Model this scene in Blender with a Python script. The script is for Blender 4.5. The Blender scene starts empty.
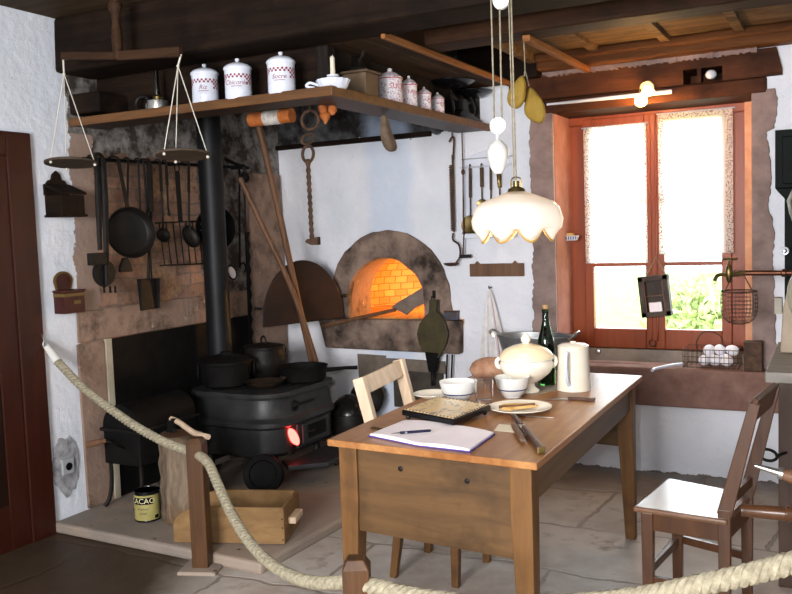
import bpy, bmesh, math, random
from mathutils import Vector, Matrix, Euler, noise as mnoise
random.seed(7)
S = bpy.context.scene
COL = S.collection
V = Vector
PI = math.pi

# ------------------------------------------------------------------ camera
F_PX, YAW, PITCH, ROLL = 865.0, .4814, .0775, -.0355
CAM = V((0, 0, 1.45))
fwd = V((-math.sin(YAW)*math.cos(PITCH), math.cos(YAW)*math.cos(PITCH), -math.sin(PITCH)))
rt0 = V((math.cos(YAW), math.sin(YAW), 0)); up0 = rt0.cross(fwd)
rt = rt0*math.cos(ROLL)+up0*math.sin(ROLL); up = up0*math.cos(ROLL)-rt0*math.sin(ROLL)
cd = bpy.data.cameras.new('camera'); co = bpy.data.objects.new('camera', cd); COL.objects.link(co)
M = Matrix((rt, up, -fwd)).transposed().to_4x4(); M.translation = CAM
co.matrix_world = M
cd.sensor_width = 36; cd.lens = F_PX/792*36; cd.clip_start = .05
S.camera = co

# measuring helpers: where a sight line of the survey photo meets a real plane of the room
def ray(px, py): return fwd+rt*((px-396)/F_PX)-up*((py-297)/F_PX)
def onz(px, py, z): d = ray(px, py); return CAM+d*((z-CAM.z)/d.z)
def ony(px, py, y): d = ray(px, py); return CAM+d*((y-CAM.y)/d.y)
def onx(px, py, x): d = ray(px, py); return CAM+d*((x-CAM.x)/d.x)
def onv(px, py, a, b):          # vertical plane through plan points a and b
    n = V((b[1]-a[1], a[0]-b[0], 0)); d = ray(px, py)
    return CAM+d*((V((a[0], a[1], 0))-CAM).dot(n)/d.dot(n))
def mpp(p): return (V(p)-CAM).dot(fwd)/F_PX
XL, YB = -3.51, 5.03             # left wall, back wall
ZT = .75                         # table top
ZP = .055                        # hearth platform
SLY = 4.91                       # front of the stone sill
SLZ = (CAM+ray(680, 369)*((SLY-CAM.y)/ray(680, 369).y)).z
SLB = (CAM+ray(640, 405.5)*((SLY-CAM.y)/ray(640, 405.5).y)).z
def onp(px, py, k, c):           # plane y + k z = c
    d = ray(px, py); return CAM+d*((c-CAM.y-k*CAM.z)/(d.y+k*d.z))

# ------------------------------------------------------------------ materials
def hx(s):
    s = s.lstrip('#'); c = [int(s[i:i+2], 16)/255 for i in (0, 2, 4)]
    return tuple(x/12.92 if x <= .04045 else ((x+.055)/1.055)**2.4 for x in c)+(1,)
class NT:
    def __init__(s, name):
        s.m = bpy.data.materials.new(name); s.m.use_nodes = True
        s.t = s.m.node_tree; s.t.nodes.clear()
        s.out = s.n('ShaderNodeOutputMaterial'); s.b = s.n('ShaderNodeBsdfPrincipled')
        s.l(s.b.outputs[0], s.out.inputs[0]); s.tc = s.n('ShaderNodeTexCoord').outputs['Object']
    def n(s, k, **kw):
        x = s.t.nodes.new(k)
        for a, b in kw.items(): setattr(x, a, b)
        return x
    def l(s, a, b): s.t.links.new(a, b)
    def map(s, sc, loc=(0, 0, 0)):
        m = s.n('ShaderNodeMapping'); m.inputs['Scale'].default_value = sc; m.inputs['Location'].default_value = loc
        s.l(s.tc, m.inputs[0]); return m.outputs[0]
    def noise(s, scale, vec=None, detail=6, rough=.6, dist=0):
        x = s.n('ShaderNodeTexNoise'); x.inputs['Scale'].default_value = scale
        x.inputs['Detail'].default_value = detail; x.inputs['Roughness'].default_value = rough
        x.inputs['Distortion'].default_value = dist
        s.l(vec or s.tc, x.inputs['Vector']); return x.outputs[0]
    def ramp(s, fac, a=.4, b=.6, inv=False):
        r = s.n('ShaderNodeValToRGB'); e = r.color_ramp.elements
        e[0].position = a; e[1].position = b
        if inv: e[0].color, e[1].color = (1, 1, 1, 1), (0, 0, 0, 1)
        s.l(fac, r.inputs[0]); return r.outputs[0]
    def mix(s, f, a, b):
        x = s.n('ShaderNodeMix', data_type='RGBA')
        for sock, v in ((x.inputs[0], f), (x.inputs[6], a), (x.inputs[7], b)):
            if hasattr(v, 'is_linked'): s.l(v, sock)
            else: sock.default_value = v
        return x.outputs[2]
    def math(s, op, a, b=None):
        x = s.n('ShaderNodeMath', operation=op)
        for i, v in enumerate((a, b)):
            if v is None: continue
            if hasattr(v, 'is_linked'): s.l(v, x.inputs[i])
            else: x.inputs[i].default_value = v
        return x.outputs[0]
    def xyz(s, world=False):
        x = s.n('ShaderNodeSeparateXYZ')
        s.l(s.n('ShaderNodeNewGeometry').outputs['Position'] if world else s.tc, x.inputs[0]); return x.outputs
    def col(s, c): 
        if hasattr(c, 'is_linked'): s.l(c, s.b.inputs['Base Color'])
        else: s.b.inputs['Base Color'].default_value = c
    def bump(s, h, st=.3, dist=.01):
        x = s.n('ShaderNodeBump'); x.inputs['Strength'].default_value = st; x.inputs['Distance'].default_value = dist
        s.l(h, x.inputs['Height']); s.l(x.outputs[0], s.b.inputs['Normal'])
    def set(s, **k):
        names = dict(rough='Roughness', metal='Metallic', coat='Coat Weight', coatr='Coat Roughness', trans='Transmission Weight', ior='IOR', spec='Specular IOR Level', em='Emission Color', ems='Emission Strength', alpha='Alpha', sub='Subsurface Weight')
        for a, v in k.items(): s.b.inputs[names[a]].default_value = v
        return s
def plain(name, c, c2=None, sc=8, rough=.5, bump=0, bsc=40, lo=.35, hi=.65, **k):
    t = NT(name); c = hx(c)
    if c2: t.col(t.mix(t.ramp(t.noise(sc), lo, hi), c, hx(c2)))
    else: t.col(c)
    if bump: t.bump(t.noise(bsc), bump, .006)
    t.set(spec=k.pop('spec', .3 if rough < .6 else .12)); t.set(rough=rough, **k); return t.m
def wood(name, c, c2, axis=0, sc=3, stretch=14, rough=.5, bump=.15, c3=None, **k):
    t = NT(name); v = [sc*stretch]*3; v[axis] = sc
    g = t.noise(1, t.map(v), 8, .65, .6)
    cc = t.mix(t.ramp(g, .35, .68), hx(c), hx(c2))
    if c3: cc = t.mix(t.ramp(t.noise(4, detail=4), .5, .72), cc, hx(c3))
    t.col(cc); t.bump(g, bump, .006); t.set(spec=k.pop('spec', .28 if rough < .6 else .08)); t.set(rough=rough, **k); return t.m

m = {}
m['iron'] = plain('cast_iron', '0f0e0d', '1d1916', 12, .5, .25, 90, metal=.15, spec=.2)
m['stove'] = plain('stove_iron', '2a2a2b', '383838', 8, .42, .2, 60, metal=.3)
m['darkwood'] = wood('dark_old_wood', '2a1c13', '3f2b1d', 0, 2, 12, .6, .3)
m['panwood'] = wood('scale_pan_wood', '3d3329', '51443a', 0, 2, 10, .6, .2)
m['iron_soft'] = plain('sooty_iron', '0b0b0b', '151312', 14, .7, .2, 90, metal=.2)
m['rust'] = plain('rusty_iron', '3b2f28', '5a4334', 30, .65, .4, 120, metal=.3)
m['steel'] = plain('worn_steel', '8d8c88', 'b8b6b0', 20, .3, metal=.9)
m['panrust'] = plain('browned_iron', '2a2019', '43362b', 14, .4, .2, metal=.3)
m['reveal'] = plain('rose_reveal', 'a06a5a', 'b58070', 6, .9, .5, 40)
m['zinc'] = plain('galvanised_zinc', '777a7b', '9a9c9b', 14, .4, metal=.7)
m['brass'] = plain('brass', '574a2c', '7d6a42', 18, .35, metal=.9)
m['copper'] = plain('copper', '4a2e22', '65402f', 14, .4, metal=.8)
m['enamel'] = plain('white_enamel', 'd3d7e0', 'c6cad5', 6, .2, coat=.4)
m['porcelain'] = plain('cream_porcelain', 'e9e2d2', 'e2d8c4', 5, .2, coat=.6)
m['white_china'] = plain('white_china', 'd6d5d0', None, 5, .25, coat=.3)
m['blue_line'] = plain('blue_glaze', '4a5078', None, rough=.25)
m['red_paint'] = plain('dark_red_glaze', '7c1f30', None, rough=.4)
m['red_letter'] = plain('crimson_glaze', 'a3233c', None, rough=.4)
m['paper'] = plain('paper', 'f4ecee', 'eee4e8', 4, .8)
m['ink'] = plain('ink', '232338', None, rough=.6)
m['cover'] = plain('violet_binding', '4a3c86', None, rough=.5)
m['rope'] = plain('hemp_rope', '7d7562', '9c947e', 60, .9, .2, 200)
m['rag'] = plain('linen', 'cfcccb', 'dedbda', 30, .9, .3, 200)
m['black'] = plain('black_lacquer', '0d0d10', None, rough=.25)
m['charwood'] = wood('charred_timber', '150e0a', '261a12', 0, 1.5, 14, .75, .5, '0d0907')
m['charwood_y'] = wood('charred_boards', '201914', '3a2c22', 1, 1.5, 14, .75, .5, '15100d')
m['charwood_z'] = wood('sooty_upright_boards', '14110f', '2a2420', 2, 1.5, 14, .75, .4, '0d0b0a')
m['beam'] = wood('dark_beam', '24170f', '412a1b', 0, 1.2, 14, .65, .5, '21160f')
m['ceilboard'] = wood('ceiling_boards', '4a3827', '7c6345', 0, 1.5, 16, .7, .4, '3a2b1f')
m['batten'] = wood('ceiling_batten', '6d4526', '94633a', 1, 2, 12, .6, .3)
m['lintelwood'] = wood('lintel_timber', '371f12', '55301b', 0, 1.5, 12, .6, .4, '26140b')
m['table'] = wood('walnut_table', '865530', 'ac7c4a', 1, 1.6, 12, .36, .12, '784518', coat=.12, coatr=.3)
m['table_x'] = wood('table_apron', '46321d', '614628', 0, 1.6, 10, .5, .15, '362513')
m['table_z'] = wood('table_leg_wood', '553a1f', '73502b', 2, 1.6, 10, .45, .15, '412b17')
m['chair'] = wood('brown_chair_wood', '3a2314', '54341e', 2, 2, 10, .35, .12, coat=.2)
m['seatwood'] = wood('polished_seat', '5f412c', '73523a', 1, 2, 10, .3, .05, coat=1, coatr=.22)
m['palewood'] = wood('scrubbed_pale_wood', 'bda386', 'd8c2a8', 2, 2, 10, .5, .15)
m['tan'] = wood('tan_wood', '553a26', '70503a', 2, 2, 12, .55, .2)
m['box'] = wood('box_wood', '72573a', '8a6d48', 0, 2, 10, .6, .2, '5d452a')
m['post'] = wood('post_wood', '3a2513', '55371d', 2, 2, 10, .45, .2)
m['shelf'] = wood('shelf_wood', '281b13', '3c291b', 0, 2, 12, .5, .25)
m['shelf_edge'] = wood('worn_shelf_edge', '4a301a', '6b4725', 0, 2, 12, .5, .25)
m['greywood'] = plain('grey_old_wood', '54463a', '6d5d4e', 20, .8, .5)
m['log'] = wood('bark', '41362c', '8b7966', 2, 3, 5, .85, .9, '6b5138')
m['door'] = wood('red_brown_door', '2b0f06', '36150a', 2, 2, 12, .4, .1)
m['door_dark'] = wood('door_panel', '170904', '1e0d06', 2, 2, 12, .4, .1)
m['winframe'] = wood('red_painted_frame', '7d3510', '8c4014', 2, 2, 10, .4, .08)
m['soffit'] = wood('soffit_wood', '2f2219', '49362a', 1, 1.5, 14, .7, .4, '2a1e15')
m['greystone'] = plain('sink_stone', '8a7f72', 'a2968a', 10, .7, .4, 60)
def mk_hearthstone():
    t = NT('hearth_sandstone'); c = t.mix(t.ramp(t.noise(5), .3, .7), hx('7d675b'), hx('98806f'))
    c = t.mix(t.ramp(t.noise(2.7, detail=8, rough=.75), .5, .66), c, hx('4a3f38'))
    c = t.mix(t.ramp(t.noise(17, detail=6), .64, .7), c, hx('b39c88'))
    t.col(c); t.bump(t.noise(30, detail=8), .8, .008); t.set(rough=.9, spec=.1); return t.m
m['pinkstone'] = mk_hearthstone()
m['jamb'] = plain('rose_stone', '705f5a', '917d77', 7, .85, .8, 35)
m['sillstone'] = plain('red_sandstone_sill', '6e5249', '86685d', 9, .85, .8, 40)
m['arch'] = plain('sooty_arch_stone', '332b26', '8f7a6d', 4.5, .85, .9, 30, .38, .62)
m['glasslit'] = None
m['leather'] = plain('ochre_leather', '8a6f2e', 'a5873c', 9, .6, .4, 40)
m['olive'] = plain('olive_leather', '2f2a17', '453d22', 9, .45, .2, 60)
m['redtin'] = plain('red_tin', '2c0c08', '3e140e', 20, .4)
m['goldtin'] = plain('gold_tin', '5d4a24', None, rough=.45)
m['cocoa'] = plain('cocoa_label', 'a0965c', '8d844e', 20, .5)
m['greenblack'] = plain('dark_green_paint', '040a09', '081210', 10, .6, spec=.1)
m['bread'] = plain('bread_crust', '8c6249', 'b48e74', 16, .8, .5, 50)
m['crumb'] = plain('bread_slice', 'c99b5a', 'dab377', 30, .8)
m['cork'] = plain('cork', 'a08058', None, rough=.8)
m['wax'] = plain('candle_wax', 'cfc8b4', None, rough=.5)
m['terra'] = plain('dried_skin', '8a4a24', 'a86434', 20, .6, .4)
m['egg'] = plain('white_eggshell', 'eceaf0', None, rough=.5)
m['counter'] = wood('grey_worktop', '6b6660', '857f77', 0, 2, 10, .5, .2)
m['counter_side'] = wood('counter_panel', '33251d', '453229', 2, 2, 10, .5, .2)
m['yellow'] = plain('soap', 'c9a45c', None, rough=.5)
m['knifewood'] = plain('knife_handle', '3a241a', '4b3022', 30, .4)
m['rubberwhite'] = plain('white_cord', 'c8c4b6', None, rough=.7)
m['leaf'] = plain('leaf', '7f9155', 'b3bd84', 30, .6)
m['bark2'] = plain('trunk', '54432f', None, rough=.9)
m['grass'] = plain('lawn', '6c7f3c', '7f9048', 4, .9)

def mk_glass(name, c=(1, 1, 1, 1), rough=0, ior=1.45):
    t = NT(name); t.col(c); t.set(rough=rough, trans=1, ior=ior); return t.m
m['glass'] = mk_glass('clear_glass')
m['bottle'] = mk_glass('green_bottle_glass', hx('2f5a2a'), .02)
def mk_pane():
    t = NT('window_glass'); tr = t.n('ShaderNodeBsdfTransparent'); gl = t.n('ShaderNodeBsdfGlossy'); mx = t.n('ShaderNodeMixShader')
    gl.inputs['Roughness'].default_value = .02; mx.inputs[0].default_value = .06
    t.l(tr.outputs[0], mx.inputs[1]); t.l(gl.outputs[0], mx.inputs[2]); t.l(mx.outputs[0], t.out.inputs[0]); return t.m
m['pane'] = mk_pane()
def mk_cloth(name, lace=False, holes=.5):
    t = NT(name); d = t.n('ShaderNodeBsdfDiffuse'); tl = t.n('ShaderNodeBsdfTranslucent'); mx = t.n('ShaderNodeMixShader')
    d.inputs[0].default_value = hx('efe9e4'); tl.inputs[0].default_value = hx('f4efe9'); mx.inputs[0].default_value = .65
    t.l(d.outputs[0], mx.inputs[1]); t.l(tl.outputs[0], mx.inputs[2])
    tr = t.n('ShaderNodeBsdfTransparent'); m2 = t.n('ShaderNodeMixShader')
    if lace:
        vo = t.n('ShaderNodeTexVoronoi'); vo.inputs['Scale'].default_value = 120; t.l(t.tc, vo.inputs['Vector'])
        t.l(t.ramp(vo.outputs['Distance'], .38, .44, True), m2.inputs[0])
    else: m2.inputs[0].default_value = .12
    t.l(mx.outputs[0], m2.inputs[1]); t.l(tr.outputs[0], m2.inputs[2]); t.l(m2.outputs[0], t.out.inputs[0]); return t.m
m['cloth'] = mk_cloth('sheer_cotton'); m['lace'] = mk_cloth('crochet_lace', True)
def emit(name, c, st):
    t = NT(name); t.col(hx(c)); t.set(em=hx(c), ems=st); return t.m
m['bulb'] = emit('lit_bulb', 'ffc46a', 60)
m['ember'] = emit('glowing_ember', 'ff4038', 12)
def mk_opal():
    t = NT('opal_glass'); t.col(hx('f2efea')); t.set(rough=.25, sub=.0, coat=.4)
    d = t.n('ShaderNodeBsdfTranslucent'); d.inputs[0].default_value = hx('fff4e6'); mx = t.n('ShaderNodeMixShader'); mx.inputs[0].default_value = .4
    t.l(t.b.outputs[0], mx.inputs[1]); t.l(d.outputs[0], mx.inputs[2]); t.l(mx.outputs[0], t.out.inputs[0]); return t.m
m['opal'] = mk_opal()

def mk_plaster(name, base, soot=None, bs=.8):
    t = NT(name); p = t.xyz(True)
    big = t.noise(1.6, detail=5); fine = t.noise(14, detail=8, rough=.7)
    c = t.mix(t.ramp(big, .42, .68), hx(base), hx('d3d6dd'))
    c = t.mix(t.ramp(t.noise(9, detail=8, rough=.75), .66, .72), c, hx('b5afa9'))
    h = t.math('ADD', t.math('MULTIPLY', fine, .5), t.noise(4, detail=3))
    if soot: c = soot(t, c, p)
    t.col(c); t.bump(h, bs, .035); t.set(rough=.9, spec=.1); return t.m
def soot_back(t, c, p):
    # bare sooty masonry above the whitewash inside the hood, and grey-brown patches at the foot
    n = t.math('MULTIPLY', t.noise(6, detail=8, rough=.7), .16)
    zz = t.math('ADD', p[2], n)
    mk = t.math('MULTIPLY', t.math('GREATER_THAN', zz, 2.13), t.math('LESS_THAN', p[0], -2.0))
    c = t.mix(mk, c, t.mix(t.ramp(t.noise(7), .4, .6), hx('2a2726'), hx('5e5f60')))
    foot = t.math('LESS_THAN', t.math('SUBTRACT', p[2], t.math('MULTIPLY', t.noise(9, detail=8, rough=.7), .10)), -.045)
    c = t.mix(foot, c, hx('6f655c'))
    blue = t.ramp(t.math('ABSOLUTE', t.math('ADD', t.math('ADD', p[0], 2.58), t.math('MULTIPLY', t.noise(3), .14))), .12, .2, True)
    return t.mix(t.math('MULTIPLY', blue, .45), c, hx('b9cbe4'))
m['plaster_back'] = mk_plaster('whitewash', 'e4e4e9', soot_back)
def hearth_left(t, c, p):
    # brick and rubble of the hearth where the plaster stops, in the wall's own stones
    y = t.math('ADD', p[1], t.math('MULTIPLY', t.math('SUBTRACT', t.noise(9, detail=8, rough=.75), .5), .16))
    mk = t.math('GREATER_THAN', y, 3.185)
    br = t.n('ShaderNodeTexBrick'); cmb = t.n('ShaderNodeCombineXYZ')
    wob = t.math('MULTIPLY', t.noise(6), .05)
    t.l(t.math('ADD', p[1], wob), cmb.inputs[0]); t.l(t.math('ADD', p[2], wob), cmb.inputs[1]); t.l(cmb.outputs[0], br.inputs['Vector'])
    br.inputs['Scale'].default_value = 1; br.inputs['Brick Width'].default_value = .24; br.inputs['Row Height'].default_value = .07
    br.inputs['Mortar Size'].default_value = .006; br.inputs['Color1'].default_value = hx('a37f6a'); br.inputs['Color2'].default_value = hx('8c6d5c'); br.inputs['Mortar'].default_value = hx('7d6a5c')
    s = t.mix(t.ramp(t.noise(3.3, detail=8, rough=.7), .5, .6), br.outputs[0], hx('b08a66'))
    s = t.mix(t.ramp(t.noise(11, detail=8, rough=.8), .58, .66), s, hx('3f342c'))
    s = t.mix(t.math('MULTIPLY', t.ramp(t.noise(2.4, detail=8, rough=.7), .45, .62), .85), s, hx('463b34'))
    # grey rubble with soot near the hood and towards the corner
    up_ = t.math('GREATER_THAN', t.math('ADD', p[2], t.math('MULTIPLY', t.noise(5, detail=6), .2)), 2.0)
    cor = t.math('GREATER_THAN', t.math('ADD', p[1], t.math('MULTIPLY', t.noise(5, detail=6), .3)), 4.32)
    g = t.mix(t.ramp(t.noise(8, detail=8, rough=.7), .42, .6), hx('3a332e'), hx('84807c'))
    s = t.mix(t.math('MAXIMUM', up_, cor), s, g)
    edge = t.math('MULTIPLY', t.math('LESS_THAN', y, 3.34), t.math('LESS_THAN', p[2], 2.0))
    s = t.mix(edge, s, t.mix(t.noise(12), hx('86746a'), hx('9d8678')))
    return t.mix(mk, c, s)
m['plaster_left'] = mk_plaster('left_wall_plaster', 'd3d8e0', hearth_left, .45)
m['plaster'] = mk_plaster('room_plaster', 'd6d4d0')

def mk_floor():
    t = NT('flagstones'); p = t.xyz(True); w = t.math('MULTIPLY', t.math('SUBTRACT', t.noise(3, detail=4), .5), .14)
    cmb = t.n('ShaderNodeCombineXYZ'); t.l(t.math('ADD', t.math('ADD', p[0], w), 10.13), cmb.inputs[0]); t.l(t.math('ADD', t.math('ADD', p[1], w), 10.02), cmb.inputs[1])
    br = t.n('ShaderNodeTexBrick'); t.l(cmb.outputs[0], br.inputs['Vector']); br.inputs['Scale'].default_value = 1
    br.inputs['Brick Width'].default_value = .82; br.inputs['Row Height'].default_value = .56; br.inputs['Mortar Size'].default_value = .012; br.inputs['Mortar Smooth'].default_value = .5
    br.inputs['Color1'].default_value = hx('b3afa9'); br.inputs['Color2'].default_value = hx('c0b7ad'); br.inputs['Mortar'].default_value = hx('8f867c')
    c = t.mix(t.ramp(t.noise(2.2, detail=7, rough=.65), .45, .62), br.outputs[0], hx('a5988c'))
    c = t.mix(t.ramp(t.noise(5, detail=8, rough=.7), .58, .7), c, hx('85776b'))
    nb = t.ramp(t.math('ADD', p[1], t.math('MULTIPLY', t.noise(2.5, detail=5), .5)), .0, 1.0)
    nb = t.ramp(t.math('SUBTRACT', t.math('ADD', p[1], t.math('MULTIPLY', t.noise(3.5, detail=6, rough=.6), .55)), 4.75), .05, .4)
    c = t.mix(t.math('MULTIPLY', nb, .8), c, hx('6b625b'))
    # brown slabs by the door, with the dimmer light there painted in darker
    br_ = t.ramp(t.math('ADD', t.math('ADD', p[0], t.math('MULTIPLY', t.noise(1.5), .5)), 2.4), .0, .45, True)
    c = t.mix(t.math('MULTIPLY', br_, t.math('LESS_THAN', p[1], 2.95)), c, t.mix(t.noise(6), hx('352a20'), hx('4a3b2e')))
    t.col(c); t.bump(t.math('ADD', br.outputs['Fac'] if False else t.math('MULTIPLY', br.outputs['Fac'], -1.0), t.math('MULTIPLY', t.noise(9, detail=8), .6)), .45, .015)
    t.set(rough=.5, spec=.25); return t.m
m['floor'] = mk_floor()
def mk_platform():
    t = NT('hearth_slabs'); c = t.mix(t.ramp(t.noise(2.5, detail=7), .4, .6), hx('7d736a'), hx('938374'))
    c = t.mix(t.ramp(t.noise(14, detail=6), .66, .7), c, hx('3b332d'))
    t.col(c); t.bump(t.noise(12, detail=8), .4, .01); t.set(rough=.75); return t.m
m['platform'] = mk_platform()
def mk_brick():
    t = NT('oven_brick'); p = t.xyz(True); cmb = t.n('ShaderNodeCombineXYZ')
    w = t.math('MULTIPLY', t.math('SUBTRACT', t.noise(8), .5), .03)
    t.l(t.math('ADD', t.math('ADD', t.math('MULTIPLY', t.math('ARCTAN2', t.math('ADD', p[0], 2.695), t.math('SUBTRACT', p[1], 5.5)), .55), w), 10), cmb.inputs[0]); t.l(t.math('ADD', p[2], w), cmb.inputs[1])
    br = t.n('ShaderNodeTexBrick'); t.l(cmb.outputs[0], br.inputs['Vector']); br.inputs['Scale'].default_value = 1
    br.inputs['Brick Width'].default_value = .09; br.inputs['Row Height'].default_value = .052; br.inputs['Mortar Size'].default_value = .003
    br.inputs['Color1'].default_value = hx('d3a860'); br.inputs['Color2'].default_value = hx('bb7f42'); br.inputs['Mortar'].default_value = hx('8a5526')
    t.col(br.outputs[0]); t.bump(br.outputs['Fac'], -.5, .01); t.set(rough=.85); return t.m
m['brick'] = mk_brick()
def mk_marble():
    t = NT('marbled_red_enamel'); v = t.noise(42, detail=4, dist=2.2)
    t.col(t.mix(t.ramp(v, .53, .6), hx('e6e2e4'), hx('b0758a'))); t.set(rough=.2, coat=.4); return t.m
m['marble'] = mk_marble()
def mk_tile():
    t = NT('painted_tile'); v = t.noise(26, detail=3, dist=1.5)
    d = t.math('MULTIPLY', t.ramp(v, .54, .6), 1.0)
    t.col(t.mix(d, hx('e6c78c'), hx('8a775e'))); t.set(rough=.3, coat=.4); return t.m
m['tile'] = mk_tile()

# ------------------------------------------------------------------ mesh builder
class MB:
    def __init__(s): s.bm = bmesh.new()
    def quadface(s, vs, smooth=False):
        try:
            f = s.bm.faces.new(vs); f.smooth = smooth; return f
        except ValueError: return None
    def box(s, c, d, rot=None, bev=0):
        r = bmesh.ops.create_cube(s.bm, size=1); R = rot.to_matrix().to_4x4() if isinstance(rot, Euler) else (rot or Matrix())
        bmesh.ops.transform(s.bm, matrix=Matrix.Translation(V(c)) @ R.to_4x4() @ Matrix.Diagonal((d[0], d[1], d[2], 1)), verts=r['verts']); return s
    def bb(s, x0, x1, y0, y1, z0, z1): return s.box(((x0+x1)/2, (y0+y1)/2, (z0+z1)/2), (x1-x0, y1-y0, z1-z0))
    def beam(s, a, b, w, h, upv=(0, 0, 1), w2=None, h2=None):     # rectangular bar from a to b, may taper
        a, b = V(a), V(b); d = (b-a).normalized(); u = V(upv)
        if abs(d.dot(u)) > .98: u = V((0, 1, 0))
        x = d.cross(u).normalized(); y = x.cross(d)
        vs = []
        for p, ww, hh in ((a, w, h), (b, w2 or w, h2 or h)):
            vs.append([s.bm.verts.new(p+x*sx*ww/2+y*sy*hh/2) for sx, sy in ((-1, -1), (1, -1), (1, 1), (-1, 1))])
        for i in range(4): s.quadface([vs[0][i], vs[0][(i+1) % 4], vs[1][(i+1) % 4], vs[1][i]])
        s.quadface(vs[0][::-1]); s.quadface(vs[1]); return s
    def lathe(s, prof, c=(0, 0, 0), n=28, axis=(0, 0, 1), sx=1, sy=1, rotz=0):
        A = V(axis).normalized(); q = V((0, 0, 1)).rotation_difference(A).to_matrix().to_4x4()
        Mx = Matrix.Translation(V(c)) @ q @ Matrix.Rotation(rotz, 4, 'Z')
        rings = []
        for r, z in prof:
            if r < 1e-6: rings.append([s.bm.verts.new(Mx @ V((0, 0, z)))])
            else: rings.append([s.bm.verts.new(Mx @ V((r*sx*math.cos(2*PI*i/n), r*sy*math.sin(2*PI*i/n), z))) for i in range(n)])
        for a, b in zip(rings, rings[1:]):
            for i in range(n):
                j = (i+1) % n
                if len(a) == 1 and len(b) == 1: continue
                if len(a) == 1: s.quadface([a[0], b[j], b[i]], True)
                elif len(b) == 1: s.quadface([a[i], a[j], b[0]], True)
                else: s.quadface([a[i], a[j], b[j], b[i]], True)
        return s
    def cyl(s, a, b, r, r2=None, n=16):
        a, b = V(a), V(b); L = (b-a).length; r2 = r if r2 is None else r2
        return s.lathe([(0, 0), (r, 0), (r2, L), (0, L)], a, n, b-a)
    def tube(s, pts, r, n=8, closed=False):
        pts = [V(p) for p in pts]; N = len(pts); rs = r if isinstance(r, (list, tuple)) else [r]*N
        t0 = (pts[1]-pts[0]).normalized(); u = t0.orthogonal().normalized(); rings = []
        for i, p in enumerate(pts):
            if closed: t = (pts[(i+1) % N]-pts[i-1]).normalized()
            else: t = (pts[min(i+1, N-1)]-pts[max(i-1, 0)]).normalized()
            u = (u-t*u.dot(t)).normalized(); w = t.cross(u)
            rings.append([s.bm.verts.new(p+(u*math.cos(2*PI*k/n)+w*math.sin(2*PI*k/n))*rs[i]) for k in range(n)])
        pairs = list(zip(rings, rings[1:]))
        if closed: pairs.append((rings[-1], rings[0]))
        for a, b in pairs:
            off = 0
            if closed and a is rings[-1]:
                off = min(range(n), key=lambda k: (a[0].co-b[k].co).length)
            for k in range(n): s.quadface([a[k], a[(k+1) % n], b[(k+1+off) % n], b[(k+off) % n]], True)
        if not closed: s.quadface(rings[0][::-1]); s.quadface(rings[-1])
        return s
    def prism(s, pts, vec):
        a = [s.bm.verts.new(V(p)) for p in pts]; b = [s.bm.verts.new(V(p)+V(vec)) for p in pts]
        s.quadface(a); s.quadface(b[::-1])
        for i in range(len(a)): j = (i+1) % len(a); s.quadface([a[i], b[i], b[j], a[j]])
        return s
    def loft(s, loops, cap=True, smooth=True):
        R = [[s.bm.verts.new(V(p)) for p in L] for L in loops]; n = len(R[0])
        for a, b in zip(R, R[1:]):
            for k in range(n): s.quadface([a[k], a[(k+1) % n], b[(k+1) % n], b[k]], smooth)
        if cap: s.quadface(R[0][::-1]); s.quadface(R[-1])
        return s
    def sphere(s, c, r, sc=(1, 1, 1), n=16, rot=None):
        x = bmesh.ops.create_uvsphere(s.bm, u_segments=n, v_segments=max(6, n//2), radius=r)
        Mx = Matrix.Translation(V(c)) @ (rot.to_4x4() if rot else Matrix()) @ Matrix.Diagonal((*sc, 1))
        bmesh.ops.transform(s.bm, matrix=Mx, verts=x['verts'])
        for v in x['verts']:
            for f in v.link_faces: f.smooth = True
        return s
    def ring(s, c, R, r, axis=(0, 0, 1), n=24, k=8, sx=1, a0=0, a1=2*PI):
        q = V((0, 0, 1)).rotation_difference(V(axis)).to_matrix()
        full = abs(a1-a0-2*PI) < 1e-4
        N = n if full else n+1
        return s.tube([V(c)+q @ V((R*sx*math.cos(a0+(a1-a0)*i/n), R*math.sin(a0+(a1-a0)*i/n), 0)) for i in range(N)], r, k, full)
    def grid(s, f, nu, nv, th=0, nrm=(0, 1, 0)):
        vs = [[s.bm.verts.new(V(f(i/nu, j/nv))) for j in range(nv+1)] for i in range(nu+1)]
        for i in range(nu):
            for j in range(nv): s.quadface([vs[i][j], vs[i+1][j], vs[i+1][j+1], vs[i][j+1]], True)
        return s
    def wobble(s, amp, sc):
        for v in s.bm.verts: v.co += V(mnoise.noise_vector(v.co*sc))*amp
        return s
    def obj(s, name, mt, parent=None, bev=0, loc=None, solid=0, sub=0, seg=2):
        bmesh.ops.recalc_face_normals(s.bm, faces=s.bm.faces)
        for e in s.bm.edges:
            if len(e.link_faces) == 2 and e.calc_face_angle(0) > .75: e.smooth = False
        me = bpy.data.meshes.new(name); s.bm.to_mesh(me); s.bm.free()
        o = bpy.data.objects.new(name, me); COL.objects.link(o); me.materials.append(m[mt] if isinstance(mt, str) else mt)
        if parent is not None:
            r = parent
            while r.parent: r = r.parent
            me.transform(MW[r].inverted()); o.parent = parent
        else:
            if loc is None:
                xs = [v.co for v in me.vertices]
                loc = V(((min(v.x for v in xs)+max(v.x for v in xs))/2, (min(v.y for v in xs)+max(v.y for v in xs))/2, min(v.z for v in xs)))
            me.transform(Matrix.Translation(-V(loc))); o.location = loc; MW[o] = Matrix.Translation(V(loc))
        if solid: x = o.modifiers.new('thick', 'SOLIDIFY'); x.thickness = solid; x.offset = 0
        if bev: x = o.modifiers.new('bevel', 'BEVEL'); x.width = bev; x.segments = seg; x.limit_method = 'ANGLE'; x.angle_limit = .6
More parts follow.
